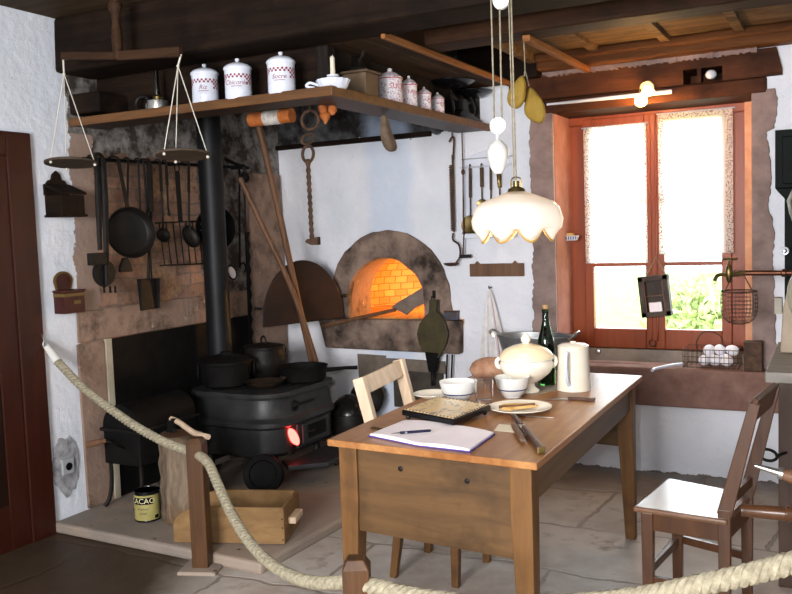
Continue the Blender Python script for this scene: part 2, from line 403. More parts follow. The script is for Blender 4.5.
        if sub: x = o.modifiers.new('sub', 'SUBSURF'); x.levels = sub; x.render_levels = sub
        return o
MW = {}
def tag(o, label, cat, group=None, kind=None):
    o['label'] = label; o['category'] = cat
    if group: o['group'] = group
    if kind: o['kind'] = kind
    return o
def thing(name, label, cat, loc, group=None, kind=None):
    o = bpy.data.objects.new(name, None); COL.objects.link(o); o.location = V(loc); o.empty_display_size = .05
    MW[o] = Matrix.Translation(V(loc)); return tag(o, label, cat, group, kind)
def text_mesh(body, size):
    c = bpy.data.curves.new('lettering', 'FONT'); c.body = body; c.size = size; c.align_x = 'CENTER'; c.align_y = 'CENTER'; c.extrude = .0; c.resolution_u = 3
    o = bpy.data.objects.new('lettering', c); COL.objects.link(o)
    me = bpy.data.meshes.new_from_object(o.evaluated_get(bpy.context.evaluated_depsgraph_get()))
    bpy.data.objects.remove(o); bpy.data.curves.remove(c); return me
def wrap_text(body, size, c, r, ang, mt, parent, name='lettering', sx=1.0, slant=0):
    me = text_mesh(body, size); c = V(c)
    bm = bmesh.new(); bm.from_mesh(me); bpy.data.meshes.remove(me)
    bmesh.ops.subdivide_edges(bm, edges=[e for e in bm.edges if e.calc_length() > size*.2], cuts=2)
    for v in bm.verts:
        a = ang+(v.co.x*sx+v.co.y*slant)/r
        v.co = c+V((math.cos(a)*(r+.0012), math.sin(a)*(r+.0012), v.co.y))
    b = MB(); b.bm.free(); b.bm = bm; return b.obj(name, mt, parent)
def camang(p): return math.atan2(CAM.y-p[1], CAM.x-p[0])
def smooth_path(pts, k=8):
    pts = [V(p) for p in pts]; out = []
    for i in range(len(pts)-1):
        p0 = pts[max(i-1, 0)]; p1 = pts[i]; p2 = pts[i+1]; p3 = pts[min(i+2, len(pts)-1)]
        for j in range(k):
            t = j/k
            out.append(.5*((2*p1)+(p2-p0)*t+(2*p0-5*p1+4*p2-p3)*t*t+(3*p1-p0-3*p2+p3)*t**3))
    out.append(pts[-1]); return out
# ------------------------------------------------------------------ the room
def struct(mb, name, mt, label, cat, parent=None, **k):
    o = mb.obj(name, mt, parent, **k)
    return tag(o, label, cat, kind='structure') if parent is None else o
XR, YF, ZC = 1.7, -1.7, 2.56
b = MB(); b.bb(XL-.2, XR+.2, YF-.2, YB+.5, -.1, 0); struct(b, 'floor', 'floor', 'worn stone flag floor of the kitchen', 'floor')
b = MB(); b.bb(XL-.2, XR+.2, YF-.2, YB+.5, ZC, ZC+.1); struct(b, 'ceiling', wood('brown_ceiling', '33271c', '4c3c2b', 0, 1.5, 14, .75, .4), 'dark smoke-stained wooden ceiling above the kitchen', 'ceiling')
b = MB(); b.bb(XL-.2, XL, YF-.2, YB+.5, 0, ZC); struct(b, 'wall_left', 'plaster_left', 'left wall, white plaster beside bare hearth masonry', 'wall')
b = MB(); b.bb(XR, XR+.2, YF-.2, YB+.5, 0, ZC); struct(b, 'wall_right', 'plaster', 'right-hand wall beside the grey counter', 'wall')
b = MB(); b.bb(XL, XR, YF-.2, YF, 0, ZC); struct(b, 'wall_front', 'plaster', 'wall behind the place the photograph was taken', 'wall')

# back wall with the window hole and the arched oven mouth
WX0, WX1, WZ0, WZ1 = -1.542, -.451, SLZ-.055, 2.15
OC, OW, OZ0, OZ1 = -2.695, .295, .868, 1.279
OS = OZ1-OW
arch = [V((OC-OW, 0, OZ0))]+[V((OC+OW*math.cos(PI-PI*i/24), 0, OS+OW*math.sin(PI*i/24))) for i in range(25)]+[V((OC+OW, 0, OZ0))]
b = MB(); bm = b.bm
b.bb(WX1, XR, YB, YB+.47, 0, ZC); b.bb(WX0, WX1, YB, YB+.47, 0, WZ0); b.bb(WX0, WX1, YB, YB+.47, 2.32, ZC)
X0, X1 = XL-.2, WX0
yy = V((0, YB, 0)); dy = V((0, .30, 0))
b.prism([V((X0, YB, 0)), V((X1, YB, 0)), V((X1, YB, OZ0)), V((X0, YB, OZ0))], dy)
b.prism([V((X0, YB, OZ0)), arch[0]+yy, arch[1]+yy, V((X0, YB, OS))], dy)
b.prism([arch[-1]+yy, V((X1, YB, OZ0)), V((X1, YB, OS)), arch[-2]+yy], dy)
half = [a+yy for a in arch[1:-1]]; k = len(half)//2
b.prism([V((X0, YB, OS))]+half[:k+1]+[V((OC, YB, ZC)), V((X0, YB, ZC))], dy)
b.prism(half[k:]+[V((X1, YB, OS)), V((X1, YB, ZC)), V((OC, YB, ZC))], dy)
struct(b, 'wall_back', 'plaster_back', 'whitewashed back wall with the oven mouth and window', 'wall')

# bread oven: stone arch, ledge and brick vault
t = thing('bread_oven', 'arched stone bread oven with glowing brick vault in white wall', 'oven', (OC, YB, OZ0), kind='structure')
def ringsec(R0, R1x, R1z, z0, n=28):
    inn = [V((OC+.02-R0, 0, z0))]+[V((OC+R0*math.cos(PI-PI*i/n), 0, OS+R0*math.sin(PI*i/n))) for i in range(n+1)]+[V((OC+R0, 0, z0))]
    out = [V((OC-R1x-.02, 0, z0))]+[V((OC+.02+R1x*math.cos(PI-PI*i/n), 0, OS+R1z*math.sin(PI*i/n))) for i in range(n+1)]+[V((OC+.04+R1x, 0, z0))]
    inn[0].x = OC-R0; inn[-1].x = OC+R0
    return inn, out
inn, out = ringsec(OW-.012, .445, 1.449-OS, OZ0)
b = MB()
for i in range(len(inn)-1):
    q = [inn[i], inn[i+1], out[i+1], out[i]]
    b.prism([V((p.x, YB-.028, p.z)) for p in q], (0, .06, 0))
bmesh.ops.remove_doubles(b.bm, verts=b.bm.verts, dist=1e-4)
b.wobble(.009, 13); b.obj('stone_arch', 'arch', t, bev=.006)
b = MB(); LY = YB-.07
b.prism([(-3.20, LY, .867), (-2.15, LY, .867), (-2.155, LY, .655), (-3.15, LY, .665)], (0, .07, 0)); b.wobble(.006, 8)
b.obj('stone_ledge', 'arch', t, bev=.012)
b = MB(); vx, vz = .62, .62
L0 = [V((OC+OW*1.0*math.cos(PI-PI*i/20), YB+.30, max(OZ0, OS+OW*math.sin(PI*i/20)))) for i in range(21)]
L0 = [V((OC-OW, YB+.30, OZ0))]+L0+[V((OC+OW, YB+.30, OZ0))]
nv = len(L0)
loops = [[V((OC+(p.x-OC)*.99, YB+.003, OZ0+(p.z-OZ0)*.99)) for p in L0], [V((OC+(p.x-OC)*.99, YB+.302, OZ0+(p.z-OZ0)*.99)) for p in L0]]
for s_ in range(1, 13):
    ph = s_/12*PI/2
    f = math.sin(min(1, s_/4)*PI/2); cl = math.cos(max(0, (s_-4)/8)*PI/2)
    R = (OW+(.52-OW)*f)*cl; Zs = (1+.12*f)*cl; y = YB+.30+s_*.085
    loops.append([V((OC+(p.x-OC)*R/OW, y, OZ0-.002+(p.z-OZ0)*Zs)) for p in L0])
b.loft(loops[1:], cap=False); b.obj('brick_vault', 'brick', t)
b = MB(); b.loft(loops[:2], cap=False); b.obj('stone_throat', 'pinkstone', t)
b = MB(); b.bb(OC-.55, OC+.55, YB+.0, YB+1.35, OZ0-.03, OZ0+.003); b.obj('oven_floor', 'brick', t)
b = MB()
for zz in (1.0,): b.box((-2.335, YB-.035, 1.03), (.014, .02, .05))
b.obj('iron_latch', 'iron', t)

OVEN = t
# ash niche below the ledge
t = thing('ash_niche', 'dark stone-framed niche below the oven ledge', 'niche', (-2.5, YB, .3), kind='structure')
a = ony(358, 357, YB); c_ = ony(430, 362, YB)
b = MB(); b.bb(-2.93, -2.72, YB-.015, YB+.02, .46, .62); b.bb(-2.72, -2.28, YB-.02, YB+.02, .52, .6); b.wobble(.02, 7); b.obj('stone_frame', plain('niche_stone', '5d544c', '776c61', 8, .85, .5), t)
b = MB(); b.bb(-2.66, -2.3, YB-.018, YB+.02, .28, .52); b.obj('stone_slab', plain('dark_slab', '35312c', '4c463f', 8, .8, .4), t)

# masonry of the hearth on the left wall
b = MB(); b.bb(XL, XL+.014, 3.15, 3.335, ZP, .92); b.wobble(.006, 9); struct(b, 'trim_1', 'pinkstone', 'pink sandstone pier left of the black fireback', 'stone pier', bev=.012)
b = MB(); b.bb(XL, XL+.012, 3.16, 4.62, .925, 1.085); b.wobble(.008, 7); struct(b, 'trim_2', 'pinkstone', 'sandstone lintel above the black fireback', 'stone lintel', bev=.012)
b = MB(); b.bb(XL, XL+.02, 3.335, 3.375, ZP, .925); struct(b, 'trim_3', plain('pale_edge', 'a39a86', 'b3aa98', 9, .8), 'pale mortar edge beside the black fireback', 'mortar edge')
b = MB(); b.bb(XL, XL+.03, 4.62, 5.0, ZP, 1.86); b.wobble(.008, 6); struct(b, 'trim_4', 'pinkstone', 'tall pink stone slab in the hearth corner', 'stone slab', bev=.012)
b = MB(); b.bb(XL+.002, XL+.013, 3.377, 4.615, ZP+.002, .922); tag(b.obj('fireback', 'iron_soft', bev=.003), 'large black iron fireback plate behind the stove', 'fireback')
b = MB(); b.prism([(XL, 2.93, 0), (-2.21, 2.90, 0), (-2.13, 5.03, 0), (XL, 5.03, 0)], (0, 0, ZP)); b.wobble(.008, 4)
struct(b, 'hearth_platform', 'platform', 'low raised stone slab under the stove', 'hearth', bev=.015)
b = MB(); b.bb(XL, -2.33, YB-.035, YB, 2.03, 2.06); b.wobble(.006, 9); struct(b, 'trim_5', 'charwood', 'thin charred batten at the top of the whitewash', 'batten')

# beams, hood and ceiling
b = MB(); b.bb(XL, XR, 3.13, 3.38, 2.287, ZC); b.wobble(.012, 2.2); struct(b, 'ceiling_beam', 'charwood', 'massive charred beam in front of the chimney hood', 'beam', bev=.02)
b = MB(); b.bb(-1.745, XR, 3.70, 3.88, 2.292, ZC); b.wobble(.006, 2.2); struct(b, 'ceiling_beam', 'beam', 'dark brown beam in the middle of the ceiling', 'beam', bev=.015)
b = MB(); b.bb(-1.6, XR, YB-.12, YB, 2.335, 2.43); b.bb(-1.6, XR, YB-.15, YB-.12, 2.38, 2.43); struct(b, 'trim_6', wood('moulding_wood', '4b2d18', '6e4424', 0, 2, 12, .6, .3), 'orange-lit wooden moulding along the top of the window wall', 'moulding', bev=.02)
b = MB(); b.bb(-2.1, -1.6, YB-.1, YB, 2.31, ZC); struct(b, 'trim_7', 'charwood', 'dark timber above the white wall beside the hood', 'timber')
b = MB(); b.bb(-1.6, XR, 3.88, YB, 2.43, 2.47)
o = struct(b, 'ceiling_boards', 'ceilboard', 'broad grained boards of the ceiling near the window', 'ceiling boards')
def batten(p, q, name='batten', w=.05, h=.03):
    b = MB(); b.beam(p, q, w, h); return b.obj(name, 'batten' if name != 'batten' else 'ceilboard', o, bev=.004)
for p, q in (((592, 47), (607, 56)), ((655, 29), (674, 44)), ((731, 14), (746, 32))):
    A = onz(*p, 2.42); B = onz(*q, 2.42); A.y = 3.88; B.y = 4.93; B.x = A.x; batten(A, B)
A = onz(514, 48, 2.41); b = MB(); b.beam((A.x-.02, 3.88, 2.41), (A.x-.02, 4.92, 2.41), .05, .05); b.obj('edge_board', 'ceilboard', o, bev=.006)
b = MB(); b.beam(onz(526, 38, 2.275), onz(594, 73, 2.33), .035, .028)
b.bm.verts.ensure_lookup_table()
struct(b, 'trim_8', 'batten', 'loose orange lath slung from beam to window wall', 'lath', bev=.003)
b = MB(); b.bb(XL, -2.1, 3.40, 3.43, 2.07, ZC)
h = thing('chimney_hood', 'sooty boarded chimney hood over the stove', 'chimney hood', (-2.1, 3.4, 2.07), kind='structure')
b.obj('front_boards', 'charwood', h)
b = MB()
for i in range(7):
    y0 = 3.43+i*.229; b.bb(-2.125+random.uniform(-.004, .004), -2.1, y0, y0+.224, 2.07, 2.288)
b.obj('side_boards', 'charwood_z', h, bev=.003)
b = MB(); b.bb(-2.135, -2.07, 3.385, 3.45, 2.07, 2.29); b.obj('corner_post', 'charwood_z', h, bev=.006)
b = MB(); b.beam((-1.76, 3.33, 2.28), (-1.76, 5.0, 2.28), .022, .03); b.obj('top_rail', 'batten', h, bev=.006)
b = MB()
for i in range(3): b.bb(-2.135+.122*i, -2.016+.122*i, 3.385, 4.98, 2.29, 2.31)
b.obj('soffit_boards', 'soffit', h, bev=.002)
b = MB(); b.bb(XL, -3.1, 3.43, 3.5, 2.12, 2.2); b.bb(XL, -3.3, 3.2, 3.42, 2.09, 2.19); b.wobble(.01, 8); b.obj('rough_blocks', 'charwood', h, bev=.01)

# mantel shelf running round the hood
t = thing('mantel_shelf', 'L-shaped brown mantel shelf running around the chimney hood', 'shelf', (-1.945, 3.2, 2.035))
b = MB(); b.prism([(XL, 3.21, 2.035), (-1.955, 3.21, 2.035), (-1.945, 5.02, 2.035), (-2.15, 5.02, 2.035), (-2.15, 3.41, 2.035), (XL, 3.41, 2.035)], (0, 0, .03)); b.obj('shelf_board', 'shelf', t, bev=.003)
b = MB(); b.prism([(XL, 3.195, 2.03), (-1.94, 3.195, 2.03), (-1.93, 5.02, 2.03), (-1.955, 5.02, 2.03), (-1.957, 3.212, 2.03), (XL, 3.212, 2.03)], (0, 0, .042)); b.obj('shelf_edging', 'shelf_edge', t, bev=.004)

# window
b = MB(); b.bb(ony(745, 220, 5.33).x, WX1+.0, 5.325, 5.345, SLZ, 2.1); struct(b, 'trim_15', plain('lit_frame_side', 'b98263', 'cc9a7c', 12, .8), 'narrow strip on the right window edge, coloured as a lit frame side', 'strip')  # pale orange colour stands in for light on the frame's inner side
t = thing('window_1', 'red-brown double casement window in a deep stone recess', 'window', (-1.0, 5.39, .66), kind='structure')
Y = 5.37
xs = lambda px: ony(px, 230, Y).x
zt = .675; ztop = 2.10
x0, x1 = WX0-.1, -.47; xl0, xm0, xm1, xr1 = xs(594), xs(646), xs(665), xs(722)
xmid = (xm0+xm1)/2
b = MB(); b.bb(x0, xl0-.045, Y, Y+.07, WZ0, WZ1); b.bb(xr1+.045, WX1, Y, Y+.07, WZ0, WZ1); b.bb(x0, WX1, Y, Y+.07, .667, .70); b.bb(x0, WX1, Y-.025, Y+.07, 2.05, WZ1)
b.obj('frame', 'winframe', t, bev=.006)
zb = ony(620, 328, Y).z; zh = ony(615, 126, Y).z
for (a, c_) in ((xl0, xm0), (xm1, xr1)):
    o0, o1 = a-.055, c_+.055
    if a == xl0: o1 = xmid
    else: o0 = xmid
    b = MB(); b.bb(o0, a, Y-.03, Y+.02, .674, zh+.05); b.bb(c_, o1, Y-.03, Y+.02, .674, zh+.05); b.bb(a, c_, Y-.03, Y+.02, .674, zb); b.bb(a, c_, Y-.03, Y+.02, zh, zh+.05)
    s_ = b.obj('casement', 'winframe', t, bev=.005)
    b = MB()
    for pz in (199, 264): zc = ony(650, pz, Y).z; b.bb(a, c_, Y-.012, Y+.012, zc-.012, zc+.012)
    b.obj('glazing_bar', 'winframe', s_, bev=.003)
    b = MB(); b.bb(a, c_, Y-.002, Y+.002, zb, zh); b.obj('pane', 'pane', s_)
b = MB(); b.beam((xmid, Y-.045, zb-.07), (xmid, Y-.045, zh+.05), .035, .03); b.obj('cover_strip', 'winframe', t, bev=.008)
b = MB(); pz = ony(654, 342, Y); b.ring((pz.x, Y-.05, pz.z), .02, .004, (0, 1, 0)); b.obj('ring_pull', 'rust', t)
b = MB(); random.seed(21); e_ = [V((-1.685+.02*mnoise.noise(V((i*.11, 3, 0)))+random.uniform(-.006, .006), YB-.018, WZ0+(2.12-WZ0)*i/90)) for i in range(91)]
b.prism([V((WX0, YB-.018, WZ0))]+e_+[V((WX0, YB-.018, 2.12))], (0, .02, 0)); b.bb(-1.60, WX0, YB, Y, WZ0, 2.12); struct(b, 'trim_9', 'jamb', 'rose stone jamb on the left of the window', 'stone jamb', bev=.004)
b = MB(); b.bb(WX0-.01, WX0+.006, YB+.01, Y+.0, WZ0, 2.10); struct(b, 'trim_16', 'reveal', 'rose-coloured side of the window recess', 'recess side')  # redder tone than the front of the jamb
b = MB(); e_ = [V(((-.335 if f > .86 else -.372+.045*(1-f))+.02*mnoise.noise(V((f*9, 7, 0)))+random.uniform(-.005, .005), YB-.018, WZ0+(2.12-WZ0)*f)) for f in [i/90 for i in range(91)]]
b.prism([V((WX1, YB-.018, WZ0))]+e_+[V((WX1, YB-.018, 2.12))], (0, .02, 0)); b.bb(WX1, WX1+.05, YB, Y, WZ0, 2.12); struct(b, 'trim_10', 'jamb', 'rose stone jamb on the right of the window', 'stone jamb', bev=.004)
b = MB(); b.bb(-1.80, -.1, SLY, YB+.0, SLB, SLZ); b.bb(WX0, WX1, YB, YB+.09, SLZ-.09, SLZ); b.bb(WX0, WX1, YB-.01, Y+.05, SLZ-.1, SLZ-.05); b.wobble(.006, 7)
struct(b, 'window_sill', 'sillstone', 'heavy red sandstone sill below the window', 'sill', bev=.012)
b = MB(); b.bb(WX0, WX1, Y-.04, Y+.06, SLZ-.055, .668); struct(b, 'trim_11', 'greystone', 'grey stone strip between sill and window frame', 'stone strip')
# lintel with a mortise slot
A0 = ony(684, 81, YB).x; A1 = ony(723, 81, YB).x; zl = ony(700, 83, YB-.03).z; zh_ = ony(700, 68, YB-.03).z
b = MB(); y0, y1 = YB-.03, YB+.34
b.bb(-1.80, A0, y0, y1, 2.185, 2.33); b.bb(A1, -.30, y0, y1, 2.185, 2.33); b.bb(A0, A1, y0, y1, zh_, 2.33); b.bb(A0, A1, y0, y1, 2.185, zl); b.bb(A0, A1, y0+.26, y1, zl, zh_)
am = ony(700, 75, YB).x; b.bb(am-.012, am+.008, y0+.01, y0+.1, zl, zh_)
bmesh.ops.bisect_plane(b.bm, geom=b.bm.verts[:]+b.bm.edges[:]+b.bm.faces[:], plane_co=(-.31, 0, 2.26), plane_no=(1, 0, .25), clear_outer=True)
struct(b, 'trim_12', 'lintelwood', 'old timber lintel with a mortise slot above the window', 'lintel')
b = MB(); b.bb(-1.66, -.375, YB-.02, Y, 2.10, 2.184); struct(b, 'trim_13', 'lintelwood', 'lower timber lintel resting directly on the window jambs', 'lintel', bev=.008)
b = MB(); [b.bb(-1.58+i*.0145, -1.58+(i+1)*.0145, YB-.045-random.random()*.012, YB-.02, 2.318-random.random()*.012, 2.338) for i in range(80)]; struct(b, 'trim_14', 'jamb', 'crumbling mortar seam above the window lintel', 'mortar seam')

# door on the left
t = thing('door_1', 'red-brown panelled door in the left wall', 'door', (XL, 2.5, 0), kind='structure')
b = MB(); yR = 2.935; b.bb(XL, XL+.025, yR-.14, yR, 0, 1.975); b.bb(XL, XL+.025, yR-1.25, yR-.14, 1.86, 1.975); b.bb(XL, XL+.025, yR-1.25, yR-1.12, 0, 1.86); b.obj('door_frame', 'door', t, bev=.006)
b = MB(); b.bb(XL, XL+.008, yR-1.12, yR-.14, 0, 1.86); d_ = b.obj('door_leaf', 'door_dark', t)
b = MB()
for yy0, yy1 in ((yR-.25, yR-.14), (yR-1.12, yR-1.02), (yR-.68, yR-.58)): b.bb(XL+.006, XL+.016, yy0, yy1, 0, 1.86)
for z0, z1 in ((0, .22), (.85, 1.0), (1.75, 1.86)): b.bb(XL+.006, XL+.015, yR-1.12, yR-.14, z0, z1)
b.obj('door_rails', 'door', d_, bev=.004)

# outside
b = MB(); b.bb(-14, 12, YB+.6, 30, -.4, -.3); tag(b.obj('lawn', 'grass'), 'sunlit lawn outside the window', 'lawn', kind='structure')
def bush(name, c, r, n, label, seed):
    random.seed(seed); b = MB()
    for i in range(n):
        d = V((random.gauss(0, 1), random.gauss(0, 1), random.gauss(0, 1))).normalized()*r*random.uniform(.55, 1); d.z = d.z*.8
        p = V(c)+d; s_ = random.uniform(.05, .1); q = Euler((random.uniform(0, 6), random.uniform(0, 6), 0)).to_matrix()
        b.quadface([b.bm.verts.new(p+q @ V(v)*s_) for v in ((-1, 0, 0), (0, -.45, .1), (1, 0, 0), (0, .45, .1))])
    t = thing(name, label, 'bush', (c[0], c[1], -.3)); b.obj('foliage', 'leaf', t)
    b = MB(); b.tube([(c[0], c[1], -.3), (c[0]+.05, c[1], c[2]-r*.3), (c[0], c[1], c[2]+r*.3)], [.06, .05, .02]); b.obj('stem', 'bark2', t)
p = ony(716, 318, 10.5); bush('garden_bush', (p.x, 10.5, p.z-.15), .85, 2600, 'bright green garden bush seen through the lower right pane', 3)

# ------------------------------------------------------------------ light
w = bpy.data.worlds.new('sky'); S.world = w; w.use_nodes = True; wt = w.node_tree
bg = wt.nodes['Background']; bg.inputs[0].default_value = (.86, .95, 1, 1); bg.inputs[1].default_value = 12
def lamp(name, kind, loc, energy, color, size=.1, rot=None, **k):
    l = bpy.data.lights.new(name, kind); l.energy = energy; l.color = color
    if kind == 'AREA': l.size = size; l.shape = 'RECTANGLE'; l.size_y = k.get('sy', size)
    elif kind == 'POINT': l.shadow_soft_size = size
    o = bpy.data.objects.new(name, l); COL.objects.link(o); o.location = loc
    if rot: o.rotation_euler = rot
    return o, l
o_, l_ = lamp('window_portal', 'AREA', ((WX0+WX1)/2, 5.55, (WZ0+WZ1)/2), 1, (1, 1, 1), WX1-WX0, (-PI/2, 0, 0), sy=WZ1-WZ0)
l_.cycles.is_portal = True
lamp('camera_flash', 'POINT', (-.09, -.02, 1.56), 105, (.93, .96, 1.0), .03)
lamp('front_fill', 'AREA', (-1.0, YF+.03, 1.65), 325, (.98, .98, 1), 1.5, (PI/2, 0, 0), sy=1.3)  # unseen fill light behind the camera, no window is built there

pb = ony(642, 99, 4.93); lamp('lintel_bulb_light', 'POINT', (pb.x, 4.90, pb.z-.05), 16, (1, .52, .18), .03)
plm = ony(517, 222, 3.08); lamp('pendant_fill', 'POINT', (plm.x, 3.08, plm.z-.02), 7, (1, .95, .88), .04)  # fill light added inside the shade to whiten its glass
lamp('oven_light', 'POINT', (-2.30, 5.78, 1.05), 42, (1, .58, .18), .05)
# ------------------------------------------------------------------ left wall: scale, boxes, rope anchor, socket
def L(px, py, off=.05): return onx(px, py, XL+off)

# wooden balance hanging from the ceiling
BY = 2.95
pl, pr, pt, pm = ony(63, 56, BY), ony(181, 52, BY), ony(118, 3, BY), ony(118, 56, BY)
PT = V((-.06, .10, 1))
t = thing('hanging_balance', 'wooden beam balance with two round pans hanging on strings', 'balance', (pm.x, BY, 1.75))
b = MB(); b.beam(pl, pm, .03, .036); b.beam(pm, pr, .03, .042); b.obj('beam_arm', 'darkwood', t, bev=.004)
b = MB(); b.lathe([(0, -.02), (.02, -.015), (.026, .09), (.022, .1), (.021, .12), (.017, .15), (.021, .19), (.03, .205), (.031, .225), (.024, .24), (0, .243)], (pm.x, BY, pm.z), 16); b.obj('handle', 'darkwood', t)
b = MB(); b.tube([(pm.x, BY, pm.z+.24), (pm.x, BY, ZC)], .003); b.obj('hanging_cord', 'rubberwhite', t)
for e, (cx, cy, rp) in ((pl, (71, 163, 25.5)), (pr, (183, 155, 27))):
    c = ony(cx, cy, BY); R = rp*mpp(c); top = V((e.x+.012*(1 if e is pl else -1), BY, e.z-.02))
    if e is pl: top = ony(64, 74, BY)
    else: top = ony(178, 66, BY)
    b = MB(); b.lathe([(0, 0), (R, 0), (R, .009), (R-.008, .012), (R-.008, .007), (0, .006)], (c.x, c.y, c.z-.004), 40, PT); pan = b.obj('pan', 'panwood', t)
    b = MB()
    b.tube([V((e.x, BY, e.z-.01)), top], .004, 6); qr = V((0, 0, 1)).rotation_difference(PT.normalized())
    for a in (.6, 2.6, 4.6):
        q = c+qr @ V(((R-.012)*math.cos(a), (R-.012)*math.sin(a), 0)); b.tube([top, q], .0022, 6); b.sphere((q.x, q.y, q.z-.01), .007, n=8)
    b.sphere(top, .007, n=8); b.obj('strings', 'rubberwhite', pan)

# dark salt box
A, B = L(44, 216, .0), L(85, 216, .12)
y0, y1 = A.y, A.y+.16; z0 = A.z
t = thing('salt_box', 'dark wooden salt box with scalloped back on white plaster', 'salt box', (XL, (y0+y1)/2, z0))
b = MB(); b.bb(XL+.002, XL+.12, y0+.008, y1-.008, z0, z0+.1); b.bb(XL, XL+.13, y0, y1, z0-.008, z0+.004); b.obj('body', 'charwood', t, bev=.003)
b = MB(); prof = [(a*.78, h) for a, h in [(0, .1), (0, .155), (.02, .16), (.035, .175), (.06, .18), (.07, .205), (.1, .225), (.13, .205), (.14, .18), (.165, .175), (.18, .16), (.2, .155), (.2, .1)]]
b.prism([(XL+.002, y0+.002+a, z0+h) for a, h in prof], (.014, 0, 0)); b.obj('back_board', 'charwood', t, bev=.002)
b = MB(); b.prism([(XL+.015, y0, z0+.145), (XL+.13, y0, z0+.1), (XL+.13, y0, z0+.112), (XL+.015, y0, z0+.157)], (0, y1-y0, 0)); b.obj('lid', 'charwood', t, bev=.002)

# red tin
A = L(54, 314, 0); y0, z0 = A.y, A.z
t = thing('tin_wall_box', 'dark red tin box with rounded gold-edged back on plaster', 'tin box', (XL, y0+.08, z0))
b = MB(); b.prism([(XL+.003, y0, z0), (XL+.003, y0+.13, z0), (XL+.08, y0+.13, z0), (XL+.08, y0, z0)], (0, 0, .105)); b.obj('body', 'redtin', t, bev=.003)
b = MB(); b.prism([(XL+.003, y0-.005, z0+.105), (XL+.003, y0+.135, z0+.105), (XL+.085, y0+.135, z0+.105), (XL+.085, y0-.005, z0+.105)], (0, 0, .012)); b.obj('lid', 'redtin', t, bev=.002)
def tinback(r, x0, x1, nm, mt):
    b = MB(); pts = [(x0, y0+.065+r*.06*math.cos(a), z0+.16+r*.05*math.sin(a)) for a in [PI*i/14 for i in range(15)]]
    b.prism([(x0, y0+.065+r*.045, z0+.11)]+pts[:1]+pts[1:]+[(x0, y0+.065-r*.045, z0+.11)], (x1-x0, 0, 0)); return b.obj(nm, mt, t)
tinback(1, XL+.001, XL+.008, 'back_plate', 'goldtin'); tinback(.78, XL+.008, XL+.0095, 'back_panel', 'redtin')
b = MB(); b.bb(XL+.004, XL+.0812, y0-.0015, y0+.1315, z0+.084, z0+.1); b.bb(XL+.0795, XL+.0815, y0+.06, y0+.1, z0+.045, z0+.062); b.obj('gilt_band', 'goldtin', t)

# electric socket with its rough patch
c = L(66, 466, 0)
t = thing('wall_socket', 'grey square wall socket in a rough cement patch', 'socket', (XL, c.y, c.z-.12))
b = MB(); pts = []
random.seed(5)
for i in range(26):
    a = 2*PI*i/26; r_ = random.uniform(.9, 1.1); pts.append((XL, c.y-.005+.085*r_*math.cos(a), c.z+.15*r_*math.sin(a)))
b.prism(pts, (.008, 0, 0)); b.obj('cement_patch', plain('cement', '6e6e70', 'a9a9ac', 22, .9, .5), t, bev=.004)
b = MB(); b.box((XL+.013, c.y, c.z), (.014, .075, .08)); b.obj('cover_plate', plain('grey_plate', '9b9da0', None, rough=.4), t, bev=.004)
b = MB(); b.lathe([(0, 0), (.018, 0), (.02, .003), (.02, .004), (0, .004)], (XL+.0195, c.y, c.z), 18, (1, 0, 0)); b.obj('socket_hole', 'black', t)

# ------------------------------------------------------------------ utensil rail
ra, rb = L(83, 158.5, .06), L(248, 168, .06)
RZ = (ra.z+rb.z)/2
t = thing('utensil_rail', 'long black iron rail of hooks above the fireback', 'rail', (XL, (ra.y+rb.y)/2, RZ))
b = MB(); b.tube([ra, ra.lerp(rb, .9), rb], .009, 8)
b.tube(smooth_path([ra.lerp(rb, .83)+V((0, 0, .05)), ra.lerp(rb, .9)+V((.01, 0, .02)), rb]), .011)
b.obj('bar', 'iron_soft', t)
b = MB()
for f in (.04, .5, .93):
    p = ra.lerp(rb, f); b.beam((XL+.002, p.y, p.z), (XL+.06, p.y, p.z), .02, .02)
b.obj('brackets', 'iron_soft', t)
def rail_z(y): return ra.z+(rb.z-ra.z)*(y-ra.y)/(rb.y-ra.y)
def hang(px, off=.075):
    p = L(px, 160, off); p.z = rail_z(p.y)+.004; return p
def hook(b, p, r=.005):
    x = XL+.06
    b.tube(smooth_path([(x-.014, p.y, p.z-.006), (x-.012, p.y, p.z+.008), (x, p.y, p.z+.013), (p.x, p.y, p.z+.004), (p.x, p.y, p.z-.05)], 5), r, 6)

def flat_handle(b, p, q, w0, w1, th=.006):
    b.beam(p, q, th, w0, (0, 1, 0), th, w1)

# long-handled waffle iron
p = hang(97, .11); q = L(101, 255, .11)
t = thing('waffle_iron', 'long-handled iron with square block and round plate, leftmost on rail', 'waffle iron', (XL+.1, p.y, L(104, 288, .1).z))
b = MB(); hook(b, p); b.tube([p, L(98, 190, .11), L(100, 250, .11)], [.013, .016, .012]); b.tube([p+V((.01, .03, -.01)), L(105, 200, .12), L(107, 285, .12)], [.015, .017, .011]); b.ring(p+V((0, .01, -.01)), .028, .01, (1, 0, 0)); b.obj('handles', 'iron', t)
b = MB(); c = L(97, 259, .125); b.box(c, (.035, 20*mpp(c)*1.0, .062)); b.obj('square_plate', 'steel' if 0 else 'iron', t, bev=.004)
b = MB(); c = L(104, 273, .1); b.lathe([(0, -.012), (.068, -.012), (.072, 0), (.068, .012), (0, .012)], c, 30, (1, 0, 0)); b.obj('round_plate', 'iron', t)
for px in (104, 110, 115): b = MB(); c = L(px, 286, .1); b.tube([c, c+V((0, 0, -.035))], .006); b.obj('prong', 'iron', t)

